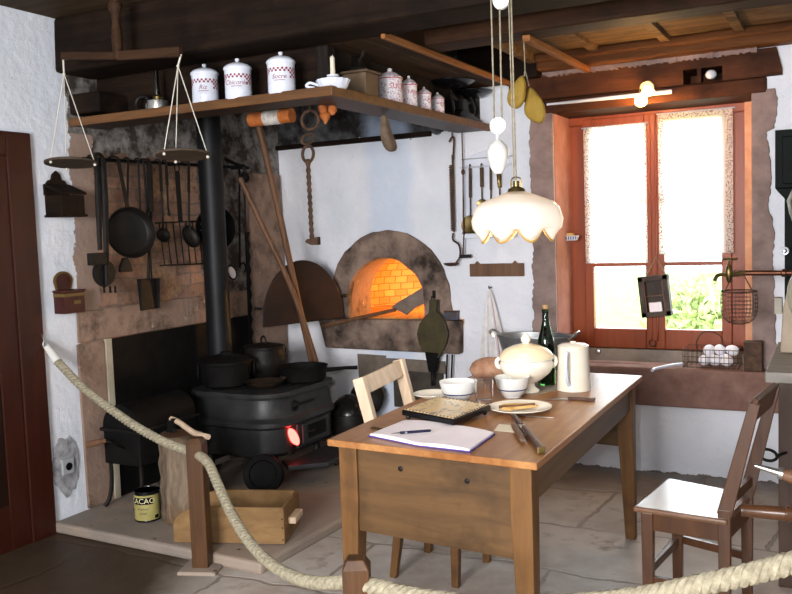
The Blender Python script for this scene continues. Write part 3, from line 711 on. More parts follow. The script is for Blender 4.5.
def wall_pan(name, label, px, cpx, cpy, R, depth, off, matname, hw=.022, perf=False, tilt=.35, toppx=None):
    p = hang(px, off); c = L(cpx, cpy, off)
    ax = V((1, -tilt, .1)).normalized()
    t = thing(name, label, 'pan' if not perf else 'colander', (c.x, c.y, c.z-R))
    b = MB(); b.lathe([(0, -depth), (R*.8, -depth), (R*.9, -depth*.8), (R, 0), (R*1.02, .004), (R*.985, .004), (R*.88, -depth*.72), (R*.79, -depth+.006), (0, -depth+.006)], c+ax*depth*.5, 40, ax)
    b.obj('bowl', matname, t)
    b = MB(); hook(b, p); flat_handle(b, p, c+V((0, 0, R))-ax*.0, hw*.8, hw*1.2); b.obj('handle', matname, t)
    if perf:
        b = MB()
        for rr, nn in ((.35, 8), (.62, 14)):
            for i in range(nn):
                a = 2*PI*i/nn; q_ = V((0, 0, 1)).rotation_difference(ax).to_matrix()
                b.sphere(c+ax*(-depth*.5+.008)+q_ @ V((R*rr*math.cos(a), R*rr*math.sin(a), 0)), .006, n=6)
        b.obj('perforations', plain('pale_spots', '8d8372', None, rough=.8), t)
    return t
c = L(129, 233, .11)
wall_pan('frying_pan', 'big round black frying pan hanging from the rail', 118, 129, 233, 25.5*mpp(c), .045, .11, 'iron')
# flour scoop behind the pan
p = hang(128, .075); c = L(126, 266, .075)
t = thing('flour_scoop', 'small dark scoop showing below the big frying pan', 'scoop', (XL+.07, c.y, c.z-.04))
b = MB(); hook(b, p); b.tube([p, L(127, 256, .075)], .006); b.obj('handle', 'iron', t)
b = MB(); b.loft([[c+V((sx*.012-.005, sy*w_, z)) for sx, sy in ((-1, -1), (1, -1), (1, 1), (-1, 1))] for w_, z in ((.012, .045), (.032, .01), (.045, -.025), (.04, -.032))], smooth=False); b.obj('blade', 'iron', t, bev=.004)
# two roasting forks
for px, q, lab in ((138, (142, 208), 'thin iron rod beside the handle of the big frying pan'), (143.5, (152, 245), 'slightly slanting thin iron spit hanging left of the shovel')):
    p = hang(px, .07); e = L(q[0], q[1]+35, .06)
    b = MB(); hook(b, p); b.tube([p, p.lerp(e, .5), e], [.007, .006, .004]); tag(b.obj('roasting_spit', 'iron'), lab, 'spit')
# fire shovel
p = hang(149, .085); c = L(148, 282, .085)
t = thing('fire_shovel', 'black fire shovel with long broad blade, hanging lowest on rail', 'shovel', (XL+.08, c.y, L(147, 310).z))
b = MB(); hook(b, p); flat_handle(b, p, L(151, 212, .085), .03, .036, .014); b.tube([L(151, 212, .085), L(149, 262, .085), c], .009); b.obj('handle', 'iron', t)
b = MB(); a1, a2, a3, a4 = L(136.5, 279, .08), L(155.5, 278, .08), L(157.5, 308, .08), L(140, 311, .08)
b.prism([a1, a2, a3, a4], (.007, 0, 0)); b.prism([a1, a1+V((.035, 0, 0)), a4+V((.02, 0, 0)), a4], (0, .005, 0)); b.prism([a2, a2+V((.035, 0, 0)), a3+V((.02, 0, 0)), a3], (0, -.005, 0)); b.prism([a1, a2, a2+V((.035, 0, 0)), a1+V((.035, 0, 0))], (0, 0, -.005)); b.obj('blade', 'iron', t, bev=.003)
# ladles
def ladle(label, px, hpx, hpy, cpx, cpy, R, off, cat='ladle', sz=(1, 1, 1), hw=.016, nm='ladle', mat_='iron'):
    p = hang(px, off); e = L(hpx, hpy, off); c = L(cpx, cpy, off+.01)
    t = thing(nm, label, cat, (c.x, c.y, c.z-R))
    b = MB(); hook(b, p); flat_handle(b, p, p.lerp(e, .5), hw, hw*1.3); b.tube([p.lerp(e, .5), e, c+V((0, 0, R*.7))], .006); b.obj('handle', mat_, t)
    b = MB(); ax = V((1, -.35, .25)).normalized(); prof = [(R*math.sin(PI/2*i/8), -R*.6*math.cos(PI/2*i/8)) for i in range(9)]+[(R*.96*math.sin(PI/2*i/8), -R*.54*math.cos(PI/2*i/8)) for i in range(8, -1, -1)]
    b.lathe(prof, c, 24, ax, sx=sz[0], sy=sz[1]); b.obj('bowl', mat_, t)
c = L(163, 234, .08)
ladle('dark ladle with small round bowl left of the gridiron handle', 160, 163, 222, 163.5, 235, 7.5*mpp(c), .085)
ladle('large dark oval spoon hanging right of the gridiron handle', 188.5, 189, 222, 191, 236.5, 10*mpp(c), .1, 'spoon', (1.25, .9, 1), nm='basting_spoon')
ladle('narrow iron spatula hanging between two ladle handles', 166, 168, 208, 169, 214, .012, .075, 'spatula', nm='spatula')
# gridiron
p = hang(176.5, .07); t = thing('gridiron', 'square iron gridiron of thin bars hanging beside the stovepipe', 'gridiron', (XL+.06, p.y, L(180, 265).z))
b = MB(); b.ring(p+V((0, 0, -.03)), .02, .004, (1, 0, 0)); b.beam(p+V((0, 0, -.05)), L(180.5, 222, .07), .007, .034, (0, 1, 0)); b.obj('handle', 'iron', t)
ta, tb, ba, bb_ = L(155, 223, .065), L(202, 221, .065), L(160, 265.5, .065), L(207, 263.5, .065)
b = MB(); b.tube([ta, tb], .0045); b.tube([ba, bb_], .0045)
for i in range(7):
    f = .08+.84*i/6; b.tube([ta.lerp(tb, f), ba.lerp(bb_, f*.95+.02)], .0038, 6)
b.obj('bars', 'iron', t)
c = L(215, 228, .08)
wall_pan('hanging_colander', 'dark pierced colander half hidden behind the stovepipe', 213, 214, 228, 21.5*mpp(c), .05, .09, 'iron_soft', perf=True)
# right end of the rail
p = hang(243, .07)
t = thing('trammel_hook', 'saw-toothed iron pot hanger at the right end of the rail', 'pot hanger', (XL+.06, p.y, L(248, 340).z))
A, B = L(246, 232, .06), L(250, 345, .06)
b = MB(); hook(b, p); b.tube([p, A], .007); b.obj('rod', 'iron', t)
b = MB(); n_ = 9; pts = [A+V((0, -.014, 0)), B+V((0, -.014, 0))]
for i in range(n_): z = B.z+(A.z-B.z)*i/n_; y = B.y+(A.y-B.y)*i/n_; pts += [V((XL+.06, y+.03, z)), V((XL+.06, y+.014, z+(A.z-B.z)/n_*.5))]
b.prism(pts+[A+V((0, .03, 0))], (.009, 0, 0)); b.obj('toothed_bar', 'iron_soft', t)
p = hang(239, .06); b = MB(); e = L(240, 268, .06); hook(b, p); b.tube([p, L(239.5, 220, .06), e], .007); b.ring(e+V((.0, .03, -.0)), .03, .006, (1, 0, 0), a0=PI/2*0+.3, a1=PI+1.2, n=16)
tag(b.obj('iron_hook_rod', 'iron_soft'), 'thin rod ending in an open hook beside the stovepipe', 'hook')
p = hang(245, .1); b = MB(); b.lathe([(0, 0), (.028, .006), (.036, .03), (.03, .034), (.022, .012), (0, .008)], V((XL+.075, p.y, p.z-.075)), 20, (1, -.5, .2)); hook(b, p)
tag(b.obj('iron_cup', 'iron'), 'small black iron cup at the rail end', 'cup')
c = L(231.5, 272.5, .1); t = thing('oval_plaque', 'small white oval plaque behind the right side of the stovepipe', 'plaque', (XL+.05, c.y, c.z-.05))
b = MB(); b.tube([(XL, c.y, c.z), c], .004); b.obj('peg', 'iron', t)
b = MB(); b.lathe([(0, -.006), (1, -.006), (1, .006), (0, .006)], c, 28, (1, -.4, 0), sx=.05, sy=.03); b.obj('rim', 'iron_soft', t)
b = MB(); b.lathe([(0, 0), (1, 0), (.9, .006), (0, .009)], c+V((.006, -.0025, 0)), 28, (1, -.4, 0), sx=.04, sy=.023); b.obj('white_face', 'enamel', t)

# ------------------------------------------------------------------ stove
t = thing('cast_iron_stove', 'large black cast iron cooking stove with rounded corners', 'stove', (-3.1, 4.2, ZP))
SX0, SX1, SY0, SY1 = -3.40, -2.78, 3.83, 4.45
def rr(off, z, rf=.17):
    x0, x1, y0, y1 = SX0-off*.3, SX1+off, SY0-off, SY1+off*.3; out = []
    for cx, cy, a0, r_ in ((x1-rf, y0+rf, -PI/2, rf), (x1-.06, y1-.06, 0, .06), (x0+.06, y1-.06, PI/2, .06), (x0+.12, y0+.12, PI, .12)):
        for i in range(9): a = a0+PI/2*i/8; out.append(V((cx+r_*math.cos(a), cy+r_*math.sin(a), z)))
    return out
b = MB(); b.loft([rr(-.05, .2), rr(-.02, .2), rr(0, .225), rr(0, .36), rr(.012, .366), rr(.026, .38), rr(.026, .405), rr(.006, .42), rr(.0, .43), rr(-.006, .53)]); b.obj('body', 'stove', t)
b = MB(); b.loft([rr(-.03, .53), rr(.018, .535), rr(.024, .55), rr(.018, .568), rr(-.03, .572)]); top_ = b.obj('top_plate', 'stove', t)
for cx, cy in ((-3.18, 3.97), (-2.96, 4.1), (-2.9, 4.3), (-3.2, 4.3)):
    b = MB(); b.ring((cx, cy, .572), .115, .004); b.ring((cx, cy, .572), .06, .003); b.obj('hotplate_ring', 'iron_soft', top_)
for x, y in ((SX0+.08, SY0+.1), (SX1-.1, SY0+.12), (SX1-.08, SY1-.1), (SX0+.08, SY1-.1)):
    b = MB(); b.tube(smooth_path([(x, y, .22), (x+.02, y-.02, .14), (x, y-.01, .09), (x+.02, y-.03, ZP+.012)]), .02); b.obj('leg', 'iron', t)
dy0, dz0 = onx(300, 437, SX1).y, .24
b = MB(); b.bb(SX1-.005, SX1+.012, 4.03, 4.38, .225, .375); b.obj('firebox_frame', 'stove', t, bev=.006)
b = MB(); b.bb(SX1+.01, SX1+.024, 4.07, 4.35, .245, .36); dr = b.obj('firebox_door', 'stove', t, bev=.006)
b = MB(); b.bb(SX1+.022, SX1+.028, 4.12, 4.31, .265, .345); b.obj('door_panel', 'iron_soft', dr, bev=.004)
b = MB(); b.tube([(SX1+.02, 4.12, .31), (SX1+.05, 4.12, .31), (SX1+.05, 4.16, .31)], .006); b.obj('latch', 'iron', dr)
g = onx(293, 437, SX1+.0)
b = MB(); b.lathe([(0, -.006), (1, -.006), (1, .012), (0, .012)], (SX1+.008, 3.99, .305), 20, (1, -.5, 0), sx=.055, sy=.024); b.obj('glowing_slot', 'ember', t)
b = MB(); b.bb(SX1-.03, SX1+.0, 3.965, 4.02, .2, .262); b.obj('slot_frame', 'iron', t, bev=.004)
b = MB(); c = V((SX1+.004, 4.03, .475)); b.ring(c, .028, .004, (1, 0, 0)); b.lathe([(0, 0), (.02, 0), (.015, .006), (0, .008)], c, 18, (1, 0, 0))
b.beam(c+V((0, .05, 0)), c+V((0, .2, 0)), .004, .018); b.obj('maker_badge', 'iron', t)
# hearth tray of the stove
b = MB(); z = .175
pts = [onz(281, 459, z), onz(288, 466, z), onz(329, 462, z), onz(345, 453, z), (-2.66, 4.38, z), (SX1, 4.38, z), (SX1, 3.97, z)]
b.prism(pts, (0, 0, -.03)); tr = b.obj('ash_tray_shelf', 'stove', t, bev=.008)
b = MB(); q = onz(340, 462, .13); b.tube(smooth_path([q+V((0, 0, .02)), q+V((.03, .02, -.03)), q+V((.0, .01, -.05)), V((q.x+.03, q.y+.02, ZP+.01))]), .012)
b.tube(smooth_path([q+V((-.08, .0, .02)), q+V((-.03, 0, -.02)), q+V((0.01, 0, .01))]), .004); b.obj('tray_leg', 'iron', tr)
# stovepipe
PX, PY = -3.37, 4.12
b = MB(); b.lathe([(.073, .57), (.073, 1.25), (.0755, 1.25), (.0755, 1.27), (.073, 1.27), (.073, 2.0), (.073, 2.45), (0, 2.45)], (PX, PY, 0), 32); b.lathe([(.1, .57), (.1, .6), (.08, .63), (.073, .63)], (PX, PY, 0), 32)
o = b.obj('stovepipe', plain('blued_steel_pipe', '111214', '1a1b1d', 5, .5, metal=.4), t)

def pot_lathe(name, label, cat, c, prof, mt, lid=None, knob=None, ears=None, handle=None):
    t = thing(name, label, cat, c); b = MB(); b.lathe(prof, c, 36); b.obj('body', mt, t)
    if lid: b = MB(); b.lathe(lid, c, 36); l_ = b.obj('lid', mt, t)
    if knob: b = MB(); knob(b); b.obj('lid_handle', mt, l_)
    if ears:
        for e in ears: b = MB(); e(b); b.obj('handle', mt, t)
    return t
TZ = .573
c = V((-3.225, 3.99, TZ+.003)); R = .152
sd = V((c.y-CAM.y, -(c.x-CAM.x), 0)).normalized()   # sideways as seen along the sight line
pot_lathe('casserole_pot', 'wide black iron casserole with lid on the stove front', 'pot', c,
  [(0, 0), (.12, 0), (.135, .012), (.148, .13), (.155, .135), (.155, .14), (.14, .14), (.13, .02), (0, .015)], 'iron_soft',
  [(.158, .14), (.158, .15), (.12, .168), (.05, .182), (0, .185)], lambda b: b.lathe([(.035, .18), (.03, .195), (.025, .2), (0, .2)], c, 20),
  [lambda b, s_=s_: b.ring(c+sd*s_*.16+V((0, 0, .1)), .045, .007, sd, sx=1, n=16) for s_ in (-1, 1)])
c2 = V((-3.172, 4.295, TZ+.003))
pot_lathe('stew_pot', 'tall bellied iron pot with ring-topped lid at stove back', 'pot', c2,
  [(0, .0), (.09, 0), (.12, .03), (.14, .08), (.138, .12), (.118, .17), (.122, .185), (.108, .185), (.12, .1), (0, .02)], 'iron',
  [(.126, .185), (.126, .193), (.1, .2), (.04, .21), (0, .212)], lambda b: b.ring(c2+V((0, 0, .222)), .03, .006, (.5, 1, 0)),
  [lambda b, s_=s_: b.ring(c2+sd*s_*.135+V((0, 0, .14)), .03, .006, sd) for s_ in (-1, 1)])
c3 = V((-2.858, 4.255, TZ+.004))
def saucepan_handle(a, e, w0, w1): 
    return lambda b: b.beam(a, e, w0, w1)
hd = V((.75, .35, 0)).normalized()
pot_lathe('deep_skillet', 'deep black skillet with long straight handle toward the window', 'pan', c3,
  [(0, 0), (.115, 0), (.128, .01), (.14, .085), (.145, .09), (.138, .09), (.12, .015), (0, .01)], 'iron_soft', ears=[lambda b: b.tube([c3+hd*.135+V((0, 0, .06)), c3+hd*.25+V((0, 0, .068)), c3+hd*.32+V((0, 0, .068))], [.013, .01, .012])])
c4 = V((-2.975, 4.02, TZ+.004)); hd4 = V((.45, .8, 0)).normalized()
pot_lathe('small_frying_pan', 'small shallow frying pan on the stove front ring', 'pan', c4,
  [(0, 0), (.08, 0), (.113, .03), (.116, .032), (.11, .032), (.078, .006), (0, .005)], 'panrust', ears=[lambda b: b.tube([c4+hd4*.11+V((0, 0, .03)), c4+hd4*.2+V((0, 0, .05)), c4+hd4*.27+V((0, 0, .068))], [.009, .007, .009])])

# oven peels leaning in the hearth corner
def pole(label, pts, r, nm='oven_pole'):
    b = MB(); b.tube(smooth_path(pts, 6), r, 10); return tag(b.obj(nm, 'tan'), label, 'pole')
A = onv(258, 122, (-3.3, 4.55), (-2.6, 4.95)); B = onv(285, 225, (-3.3, 4.5), (-2.6, 4.95)); C_ = onv(302, 310, (-3.1, 4.62), (-2.6, 4.9)); D_ = onv(314, 370, (-3.1, 4.62), (-2.6, 4.9))
def plane_pole(label, px, c, r):
    pts = [onp(x, y, .25, c) for x, y in px]; n_ = len(smooth_path(pts, 6)); return pole(label, pts, [r+(.5-abs(i/n_-.5))*0 for i in range(n_)])
plane_pole('long dark-topped pole leaning beside the half-round oven door', ((257, 120), (268, 165), (285, 240), (300, 310), (312, 362), (318, 390), (326, 440)), 4.80, .02)
plane_pole('second slimmer pole crossing in front of the oven door', ((240, 178), (262, 225), (288, 280), (303, 320), (318, 368), (330, 405), (340, 440)), 4.74, .017)

# half-round iron oven door standing open
hp = V((-2.985, 4.985, 0))
dr_ = ray(260, 300); best = None
for i in range(400):
    tt = 3+i*.008; q = CAM+dr_*tt; dd = (V((q.x, q.y, 0))-hp).length
    if best is None or abs(dd-.62) < best[0]: best = (abs(dd-.62), V((q.x, q.y, 0)))
ev = (best[1]-hp).normalized(); nv_ = V((-ev.y, ev.x, 0))
t = OVEN
b = MB(); pts = [hp+ev*(.03)+V((0, 0, .875)), hp+ev*.61+V((0, 0, .86))]
pts += [hp+ev*(.32+.29*math.cos(a))+V((0, 0, .89+.385*math.sin(a))) for a in [PI*i/24 for i in range(25)]]
pts = [pts[0], pts[1]]+pts[2:]
b.prism(pts, nv_*.012); t = b.obj('oven_door', plain('rust_black_plate', '1f1512', '2e1f19', 6, .55, .2, metal=.2), t, bev=.003); t['label'] = 'half-round black iron oven door swung open'
b = MB(); b.tube([hp+ev*.03+V((0, 0, 1.02)), hp+V((.0, .03, 1.02))], .012); b.tube([hp+ev*.61+V((0, 0, .98)), hp+ev*.66+V((0, 0, .985))], .009); b.obj('hinge', 'iron', t)

# black kettle on the floor between stove and wall
kc = onz(350, 428, .13); kc = V((-2.44, 4.52, 0)); kc = onv(350, 420, (-3, 4.62), (-2, 4.62)); kc.z = ZP
t = thing('iron_cauldron', 'black iron cauldron with shiny domed lid behind the table', 'cauldron', kc)
s_ = mpp((kc.x, kc.y, .4)); R = 19*s_
zr = onv(350, 413, (-3, 4.62), (-2, 4.62)).z
b = MB(); b.lathe([(0, zr-.2), (R*.75, zr-.2), (R*1.0, zr-.12), (R*1.05, zr-.05), (R, zr), (0, zr)], (kc.x, kc.y, 0), 32); b.obj('body', 'iron', t)
b = MB(); b.lathe([(R*1.04, zr), (R*1.04, zr+.012), (R*.85, zr+.06), (R*.55, zr+.1), (R*.2, zr+.118), (0, zr+.12)], (kc.x, kc.y, 0), 32); b.obj('lid', plain('oiled_iron', '1d1b1a', None, rough=.22, metal=.4), t)
b = MB(); b.lathe([(R*.95, ZP+.002), (R*1.0, ZP+.06), (R*1.15, ZP+.1), (R*1.15, zr-.19), (R*.7, zr-.2), (0, zr-.2)], (kc.x, kc.y, 0), 32); b.obj('stand', 'iron_soft', t)
kp = onv(362, 400, (-3, 4.82), (-2, 4.82)); b = MB(); b.lathe([(0, 0), (.115, 0), (.12, .01), (.1, .035), (.04, .055), (0, .06)], (kp.x, 4.89, kp.z), 32, (.15, -.95, .3)); b.lathe([(0, .05), (.015, .05), (.02, .075), (0, .085)], (kp.x, 4.89, kp.z), 12, (.15, -.95, .3)); b.tube([(kp.x, 4.9, kp.z-.1), (kp.x, 4.92, ZP)], .012)
tag(b.obj('pot_lid', 'iron'), 'round black pot lid propped upright behind the cauldron', 'pot lid')

# ------------------------------------------------------------------ on the platform
# barrel roaster
t = thing('barrel_roaster', 'black barrel-lidded roaster on legs left of the chopping block', 'roaster', (-3.33, 3.4, ZP))
RX = -3.29; yf, yb = 3.22, 3.66; zr = onx(130, 416, RX+.1).z
zr = .47
b = MB(); b.bb(RX-.14, RX+.11, yf, yb, zr-.18, zr); b.obj('firebox', 'iron_soft', t, bev=.006)
b = MB(); b.bb(RX-.155, RX+.125, yf-.012, yb+.012, zr-.008, zr+.01); b.obj('rim', 'iron', t, bev=.004)
b = MB(); n_ = 14; lo = [[V((RX-.015+.125*math.cos(PI*i/n_), y, zr+.01+.125*math.sin(PI*i/n_))) for i in range(n_+1)] for y in (yf, yf+.01, yb-.01, yb)]
b.loft(lo, smooth=True); b.obj('barrel_lid', 'iron_soft', t)
for x, y in ((RX-.12, yf+.02), (RX+.09, yf+.02), (RX+.09, yb-.02), (RX-.12, yb-.02)):
    b = MB(); b.tube(smooth_path([(x, y, zr-.17), (x, y, .2), (x-.005, y-.015, .11), (x-.02, y-.04, ZP+.01)]), .011); b.obj('leg', 'iron', t)
b = MB(); g0 = onz(85, 445, .37); g0 = onx(86, 445, -3.38); g1 = onx(106, 440.5, -3.3); b.tube([g1, V((RX, yf, zr-.09))], .005); b.obj('crank', 'iron', t)
b = MB(); b.tube([g0, g0.lerp(g1, .2), g0.lerp(g1, .6), g1], [.013, .017, .015, .01]); b.obj('crank_grip', 'tan', t)
b = MB(); b.tube([(RX+.1, yf+.02, .17), (RX+.4, yf+.14, .2)], .005); b.tube([(RX+.1, yb-.2, .17), (RX+.35, yb-.1, .24)], .006); b.obj('spit_rods', 'iron', t)

# cocoa tin
c = V((-3.085, 3.15, ZP+.004)); R = .062; H = .145
t = thing('cocoa_tin', 'round yellow cocoa tin standing on the hearth slab', 'tin', c)
b = MB(); b.lathe([(0, 0), (R, 0), (R, H), (0, H)], c, 36); b.obj('body', 'cocoa', t)
b = MB(); b.lathe([(0, H), (R*1.03, H-.012), (R*1.03, H+.004), (R*.95, H+.006), (R*.93, H), (0, H)], c, 36); b.obj('lid', 'black', t)
b = MB(); b.lathe([(R*1.01, 0), (R*1.02, .004), (R*1.0, .008)], c, 36); b.obj('bottom_rim', 'black', t)
an = camang(c)
b = MB(); zz0, zz1 = .088, .122
lo = []
for i in range(21): a = an-1.3+1.75*i/20; lo.append([V((c.x+math.cos(a)*r_, c.y+math.sin(a)*r_, c.z+z)) for r_, z in ((R+.0003, zz0), (R+.0011, zz0), (R+.0011, zz1), (R+.0003, zz1))])
b.loft(lo); b.obj('label_band', 'black', t)
wrap_text('CACAO', .037, c+V((0, 0, .105)), R+.001, an-.42, plain('label_letters', 'cfc69a', None, rough=.5), t, sx=1.0)
wrap_text('en poudre', .014, c+V((0, 0, .066)), R, an-.35, 'ink', t); wrap_text('soluble', .013, c+V((0, 0, .044)), R, an-.35, 'ink', t)
b = MB()
for i in range(5): a = an+.62+.06*i; b.box(c+V((math.cos(a)*(R+.0005), math.sin(a)*(R+.0005), .022)), (.003, .004, .016), Euler((0, 0, a)))
b.obj('stamp', 'black', t)

# chopping block with hatchet
lc = V((-2.905, 3.22, ZP)); HB = .43
t = thing('chopping_block', 'tall bark-covered log used as chopping block', 'chopping block', lc)
b = MB(); b.lathe([(0, 0), (.11, .0), (.116, .02)]+[(.110+.004*math.sin(i*2.1), .02+i*(HB-.03)/10) for i in range(1, 11)]+[(.102, HB), (0, HB)], lc, 30); b.wobble(.012, 9); b.obj('trunk', 'log', t)
b = MB(); b.lathe([(0, HB-.006), (.086, HB-.006), (.086, HB+.006), (0, HB+.006)], lc, 30); b.obj('cut_face', 'tan', t)
ax0 = onv(174, 424, (-3.1, 3.22), (-2.6, 3.22)); ax1 = onv(208.5, 437, (-3.1, 3.16), (-2.6, 3.16))
t = thing('hatchet', 'hatchet with curved pale handle stuck in the chopping block', 'hatchet', (ax0.x, ax0.y, lc.z+HB))
b = MB(); b.tube(smooth_path([ax0+V((-.02, 0, .025)), ax0+V((.03, 0, .012)), ax0.lerp(ax1, .6)+V((0, 0, -.006)), ax1]), .014); b.obj('handle', 'palewood', t)
b = MB(); b.prism([ax0+V((-.03, .012, .03)), ax0+V((.02, .012, .03)), ax0+V((.0, .012, -.02)), V((ax0.x+.02, ax0.y+.012, lc.z+HB-.02)), V((ax0.x-.07, ax0.y+.012, lc.z+HB-.02)), ax0+V((-.035, .012, -.02))], (0, -.024, 0)); b.obj('head', 'iron', t, bev=.004)

# wooden box with rounded end
A, B, C_ = onz(174, 543, ZP), onz(285, 545, ZP), onz(299, 520, ZP)
A.z = B.z = C_.z = ZP+.003
ex = (B-A).normalized(); ey = (C_-B); ey.z = 0; ey = (ey-ex*ey.dot(ex)).normalized(); Lb, Wb, Hb = (B-A).length, .27, .168
t = thing('wooden_box', 'open pale wooden box with side grips in front of the stove', 'box', A.lerp(B, .5))
T = .014; wz = V((0, 0, 1))
def side(off):
    pts = [A, B, B+wz*Hb, A+ex*.16+wz*Hb]+[A+ex*(.16-.16*math.sin(a))+wz*(Hb*.45+Hb*.55*math.cos(a)) for a in [PI/2*i/6 for i in range(1, 7)]]
    b = MB(); b.prism([p+ey*off for p in pts], ey*T); b.obj('side_board', 'box', t, bev=.002)
side(0); side(Wb-T)
b = MB(); b.prism([B+ey*T, B+ey*(Wb-T), B+ey*(Wb-T)+wz*Hb, B+ey*T+wz*Hb], -ex*T); b.obj('end_board', 'box', t, bev=.002)
b = MB(); b.prism([A+ey*T+ex*.005, B+ey*T-ex*T, B+ey*(Wb-T)-ex*T, A+ey*(Wb-T)+ex*.005], wz*T); b.obj('bottom_board', 'box', t)
b = MB(); b.beam(B+ey*.07+wz*.085+ex*.018, B+ey*.2+wz*.085+ex*.018, .036, .03); b.obj('grip', 'palewood', t, bev=.004)
b = MB()
for z in (.02, .075, .115): b.lathe([(0, 0), (.004, 0), (0, .001)], B-ex*.008-ey*.0005+wz*z, 10, -ey)
b.obj('nails', 'iron', t)

# round iron disc leaning behind the box
c = onz(262, 487, ZP); c = onv(262, 486, (-3.2, 3.70), (-2.2, 3.70)); R = 20*mpp(c)
b = MB(); b.lathe([(0, -.03), (R*.95, -.03), (R, -.02), (R, .02), (R*.95, .03), (R*.7, .03), (R*.65, .02), (0, .02)], (c.x, 3.72, ZP+R*.97), 36, (.42, -.88, .22))
tag(b.obj('stove_lid', 'iron_soft'), 'round black iron lid leaning between the wooden box and stove', 'iron lid')
# ------------------------------------------------------------------ things on the mantel shelf
SZ = 2.066
def white_canister(px, word, label, wid=28, ht=34):
    f = onz(px, SZ and {206: 103, 239: 98.5, 281: 92.5}[px], SZ); d = V((f.x-CAM.x, f.y-CAM.y, 0)).normalized()
    R = wid/2*mpp(f)*.97; c = f+d*R; c.z = SZ+.001; c.y = max(c.y, 3.2+.01+R*.6); H = ht*mpp(c)
    t = thing('storage_canister', label, 'canister', c, 'white chequered canisters on the mantel shelf')
    b = MB(); b.lathe([(0, 0), (R*.97, 0), (R, .005), (R, H*.2), (R*1.015, H*.215), (R, H*.23), (R, H*.70), (R*1.02, H*.73), (R, H*.75), (R*.97, H*.76), (0, H*.76)], c, 40); b.obj('body', 'enamel', t)
    b = MB(); b.lathe([(R*1.04, H*.73), (R*1.08, H*.76), (R*1.05, H*.80), (R*.85, H*.86), (R*.5, H*.91), (R*.15, H*.93), (R*.12, H*.96), (R*.17, H*.98), (R*.15, H*1.02), (0, H*1.03)], c, 40); b.obj('lid', 'enamel', t)
    an = camang(c); b = MB(); cell = R*.155/R; hz = R*.15
    def tile(i, z): 
        vs = []
        for a, zz in ((i, 0), (i+1, 0), (i+1, 1), (i, 1)):
            an_ = an+a*cell; vs.append(b.bm.verts.new((c.x+math.cos(an_)*(R+.0008), c.y+math.sin(an_)*(R+.0008), c.z+z+zz*hz)))
        b.quadface(vs)
    zt_ = H*.56
    for r_ in range(2):
        for i in range(-11, 10):
            if (i+r_) % 2 == 0: tile(i, zt_-r_*hz)
    for i, r_ in ((4, 2), (6, 2), (5, 3), (4, 4), (6, 4), (-8, 2), (-10, 2), (-9, 3)): tile(i, zt_-r_*hz)
    b.obj('chequer_pattern', 'red_paint', t)
    if word:
        wrap_text(word, H*.16, c+V((0, 0, H*.39)), R, an-.15, 'red_paint', t, slant=.3)
        b = MB(); vs = []
        for i in range(9):
            a = an-.55+.8*i/8; vs.append([(c.x+math.cos(a)*(R+.0008), c.y+math.sin(a)*(R+.0008), c.z+H*.295+k_) for k_ in (0, .0025)])
        for p_, q_ in zip(vs, vs[1:]): b.quadface([b.bm.verts.new(v) for v in (p_[0], q_[0], q_[1], p_[1])])
        b.obj('underline', 'red_paint', t)
white_canister(206, 'Riz', 'smallest white canister with red chequers, leftmost on the shelf', 27.5, 39)
white_canister(239, 'Chicorée', 'middle white canister with red chequers lettered Chicorée', 28, 40)
white_canister(281, 'Sucre', 'white canister with red chequers nearest the candlestick', 29, 41)

# candlestick
f = onz(326, 89.5, SZ); c = V((-2.03, 3.31, SZ+.001)); f = onz(326, 88, SZ); c = V((f.x-.0, 3.275, SZ+.001))
t = thing('candlestick', 'fluted white enamel chamberstick with candle on the shelf corner', 'candlestick', c)
b = MB(); R = .072; n_ = 40
lo = [[V((c.x+r_*(1+.05*fl*math.cos(14*2*PI*i/n_*1.0))*math.cos(2*PI*i/n_), c.y+r_*(1+.05*fl*math.cos(14*2*PI*i/n_))*math.sin(2*PI*i/n_), c.z+z)) for i in range(n_)] for r_, z, fl in ((.055, 0, 0), (.06, .006, .3), (R, .036, 1), (R, .041, 1), (.054, .012, .3), (.02, .01, 0))]
b.loft(lo); b.obj('dish', 'enamel', t)
b = MB(); b.lathe([(.024, .01), (.018, .02), (.018, .05), (.027, .055), (.027, .062), (.014, .064), (.012, .03)], c, 20); b.obj('socket', 'enamel', t)
b = MB(); b.lathe([(0, .02), (.0115, .02), (.0105, .135), (.006, .142), (0, .143)], c, 16); b.tube([c+V((0, 0, .14)), c+V((.001, 0, .148))], .0012, 6); b.obj('candle', 'wax', t)
b = MB(); hl = V((-.886, -.46, 0)); b.tube(smooth_path([c+hl*R*.9+V((0, 0, .02)), c+hl*(R+.03)+V((0, 0, .032)), c+hl*(R+.045)+V((0, 0, .018)), c+hl*(R+.01)+V((0, 0, .01))]), .006); b.obj('handle', 'enamel', t)

# coffee mill
f = onz(363, 96, SZ); c = onx(361, 93, -2.035); c.z = SZ+.001; s_ = mpp(c)
t = thing('coffee_mill', 'square wooden coffee mill with iron crank on the shelf', 'coffee mill', c)
b = MB(); rz = Euler((0, 0, .0)); W = .125; H = .115
b.box(c+V((0, 0, H/2)), (W, W, H)); b.obj('body', plain('mill_wood', '5a4836', '6d5a46', 10, .5), t, bev=.003)
b = MB(); b.box(c+V((0, 0, H+.006)), (W+.03, W+.03, .012)); b.box(c+V((0, 0, .006)), (W+.02, W+.02, .01)); b.obj('rims', plain('mill_rim', '4d3d2d', '5d4c3a', 10, .5), t, bev=.003)
b = MB(); b.lathe([(.045, H+.012), (.04, H+.03), (.02, H+.04), (.012, H+.06), (.01, H+.075), (0, H+.078)], c, 20); b.tube([c+V((0, 0, H+.07)), c+V((.02, -.01, H+.085)), c+V((.025, -.005, H+.12))], .007); b.obj('crank', 'iron', t)
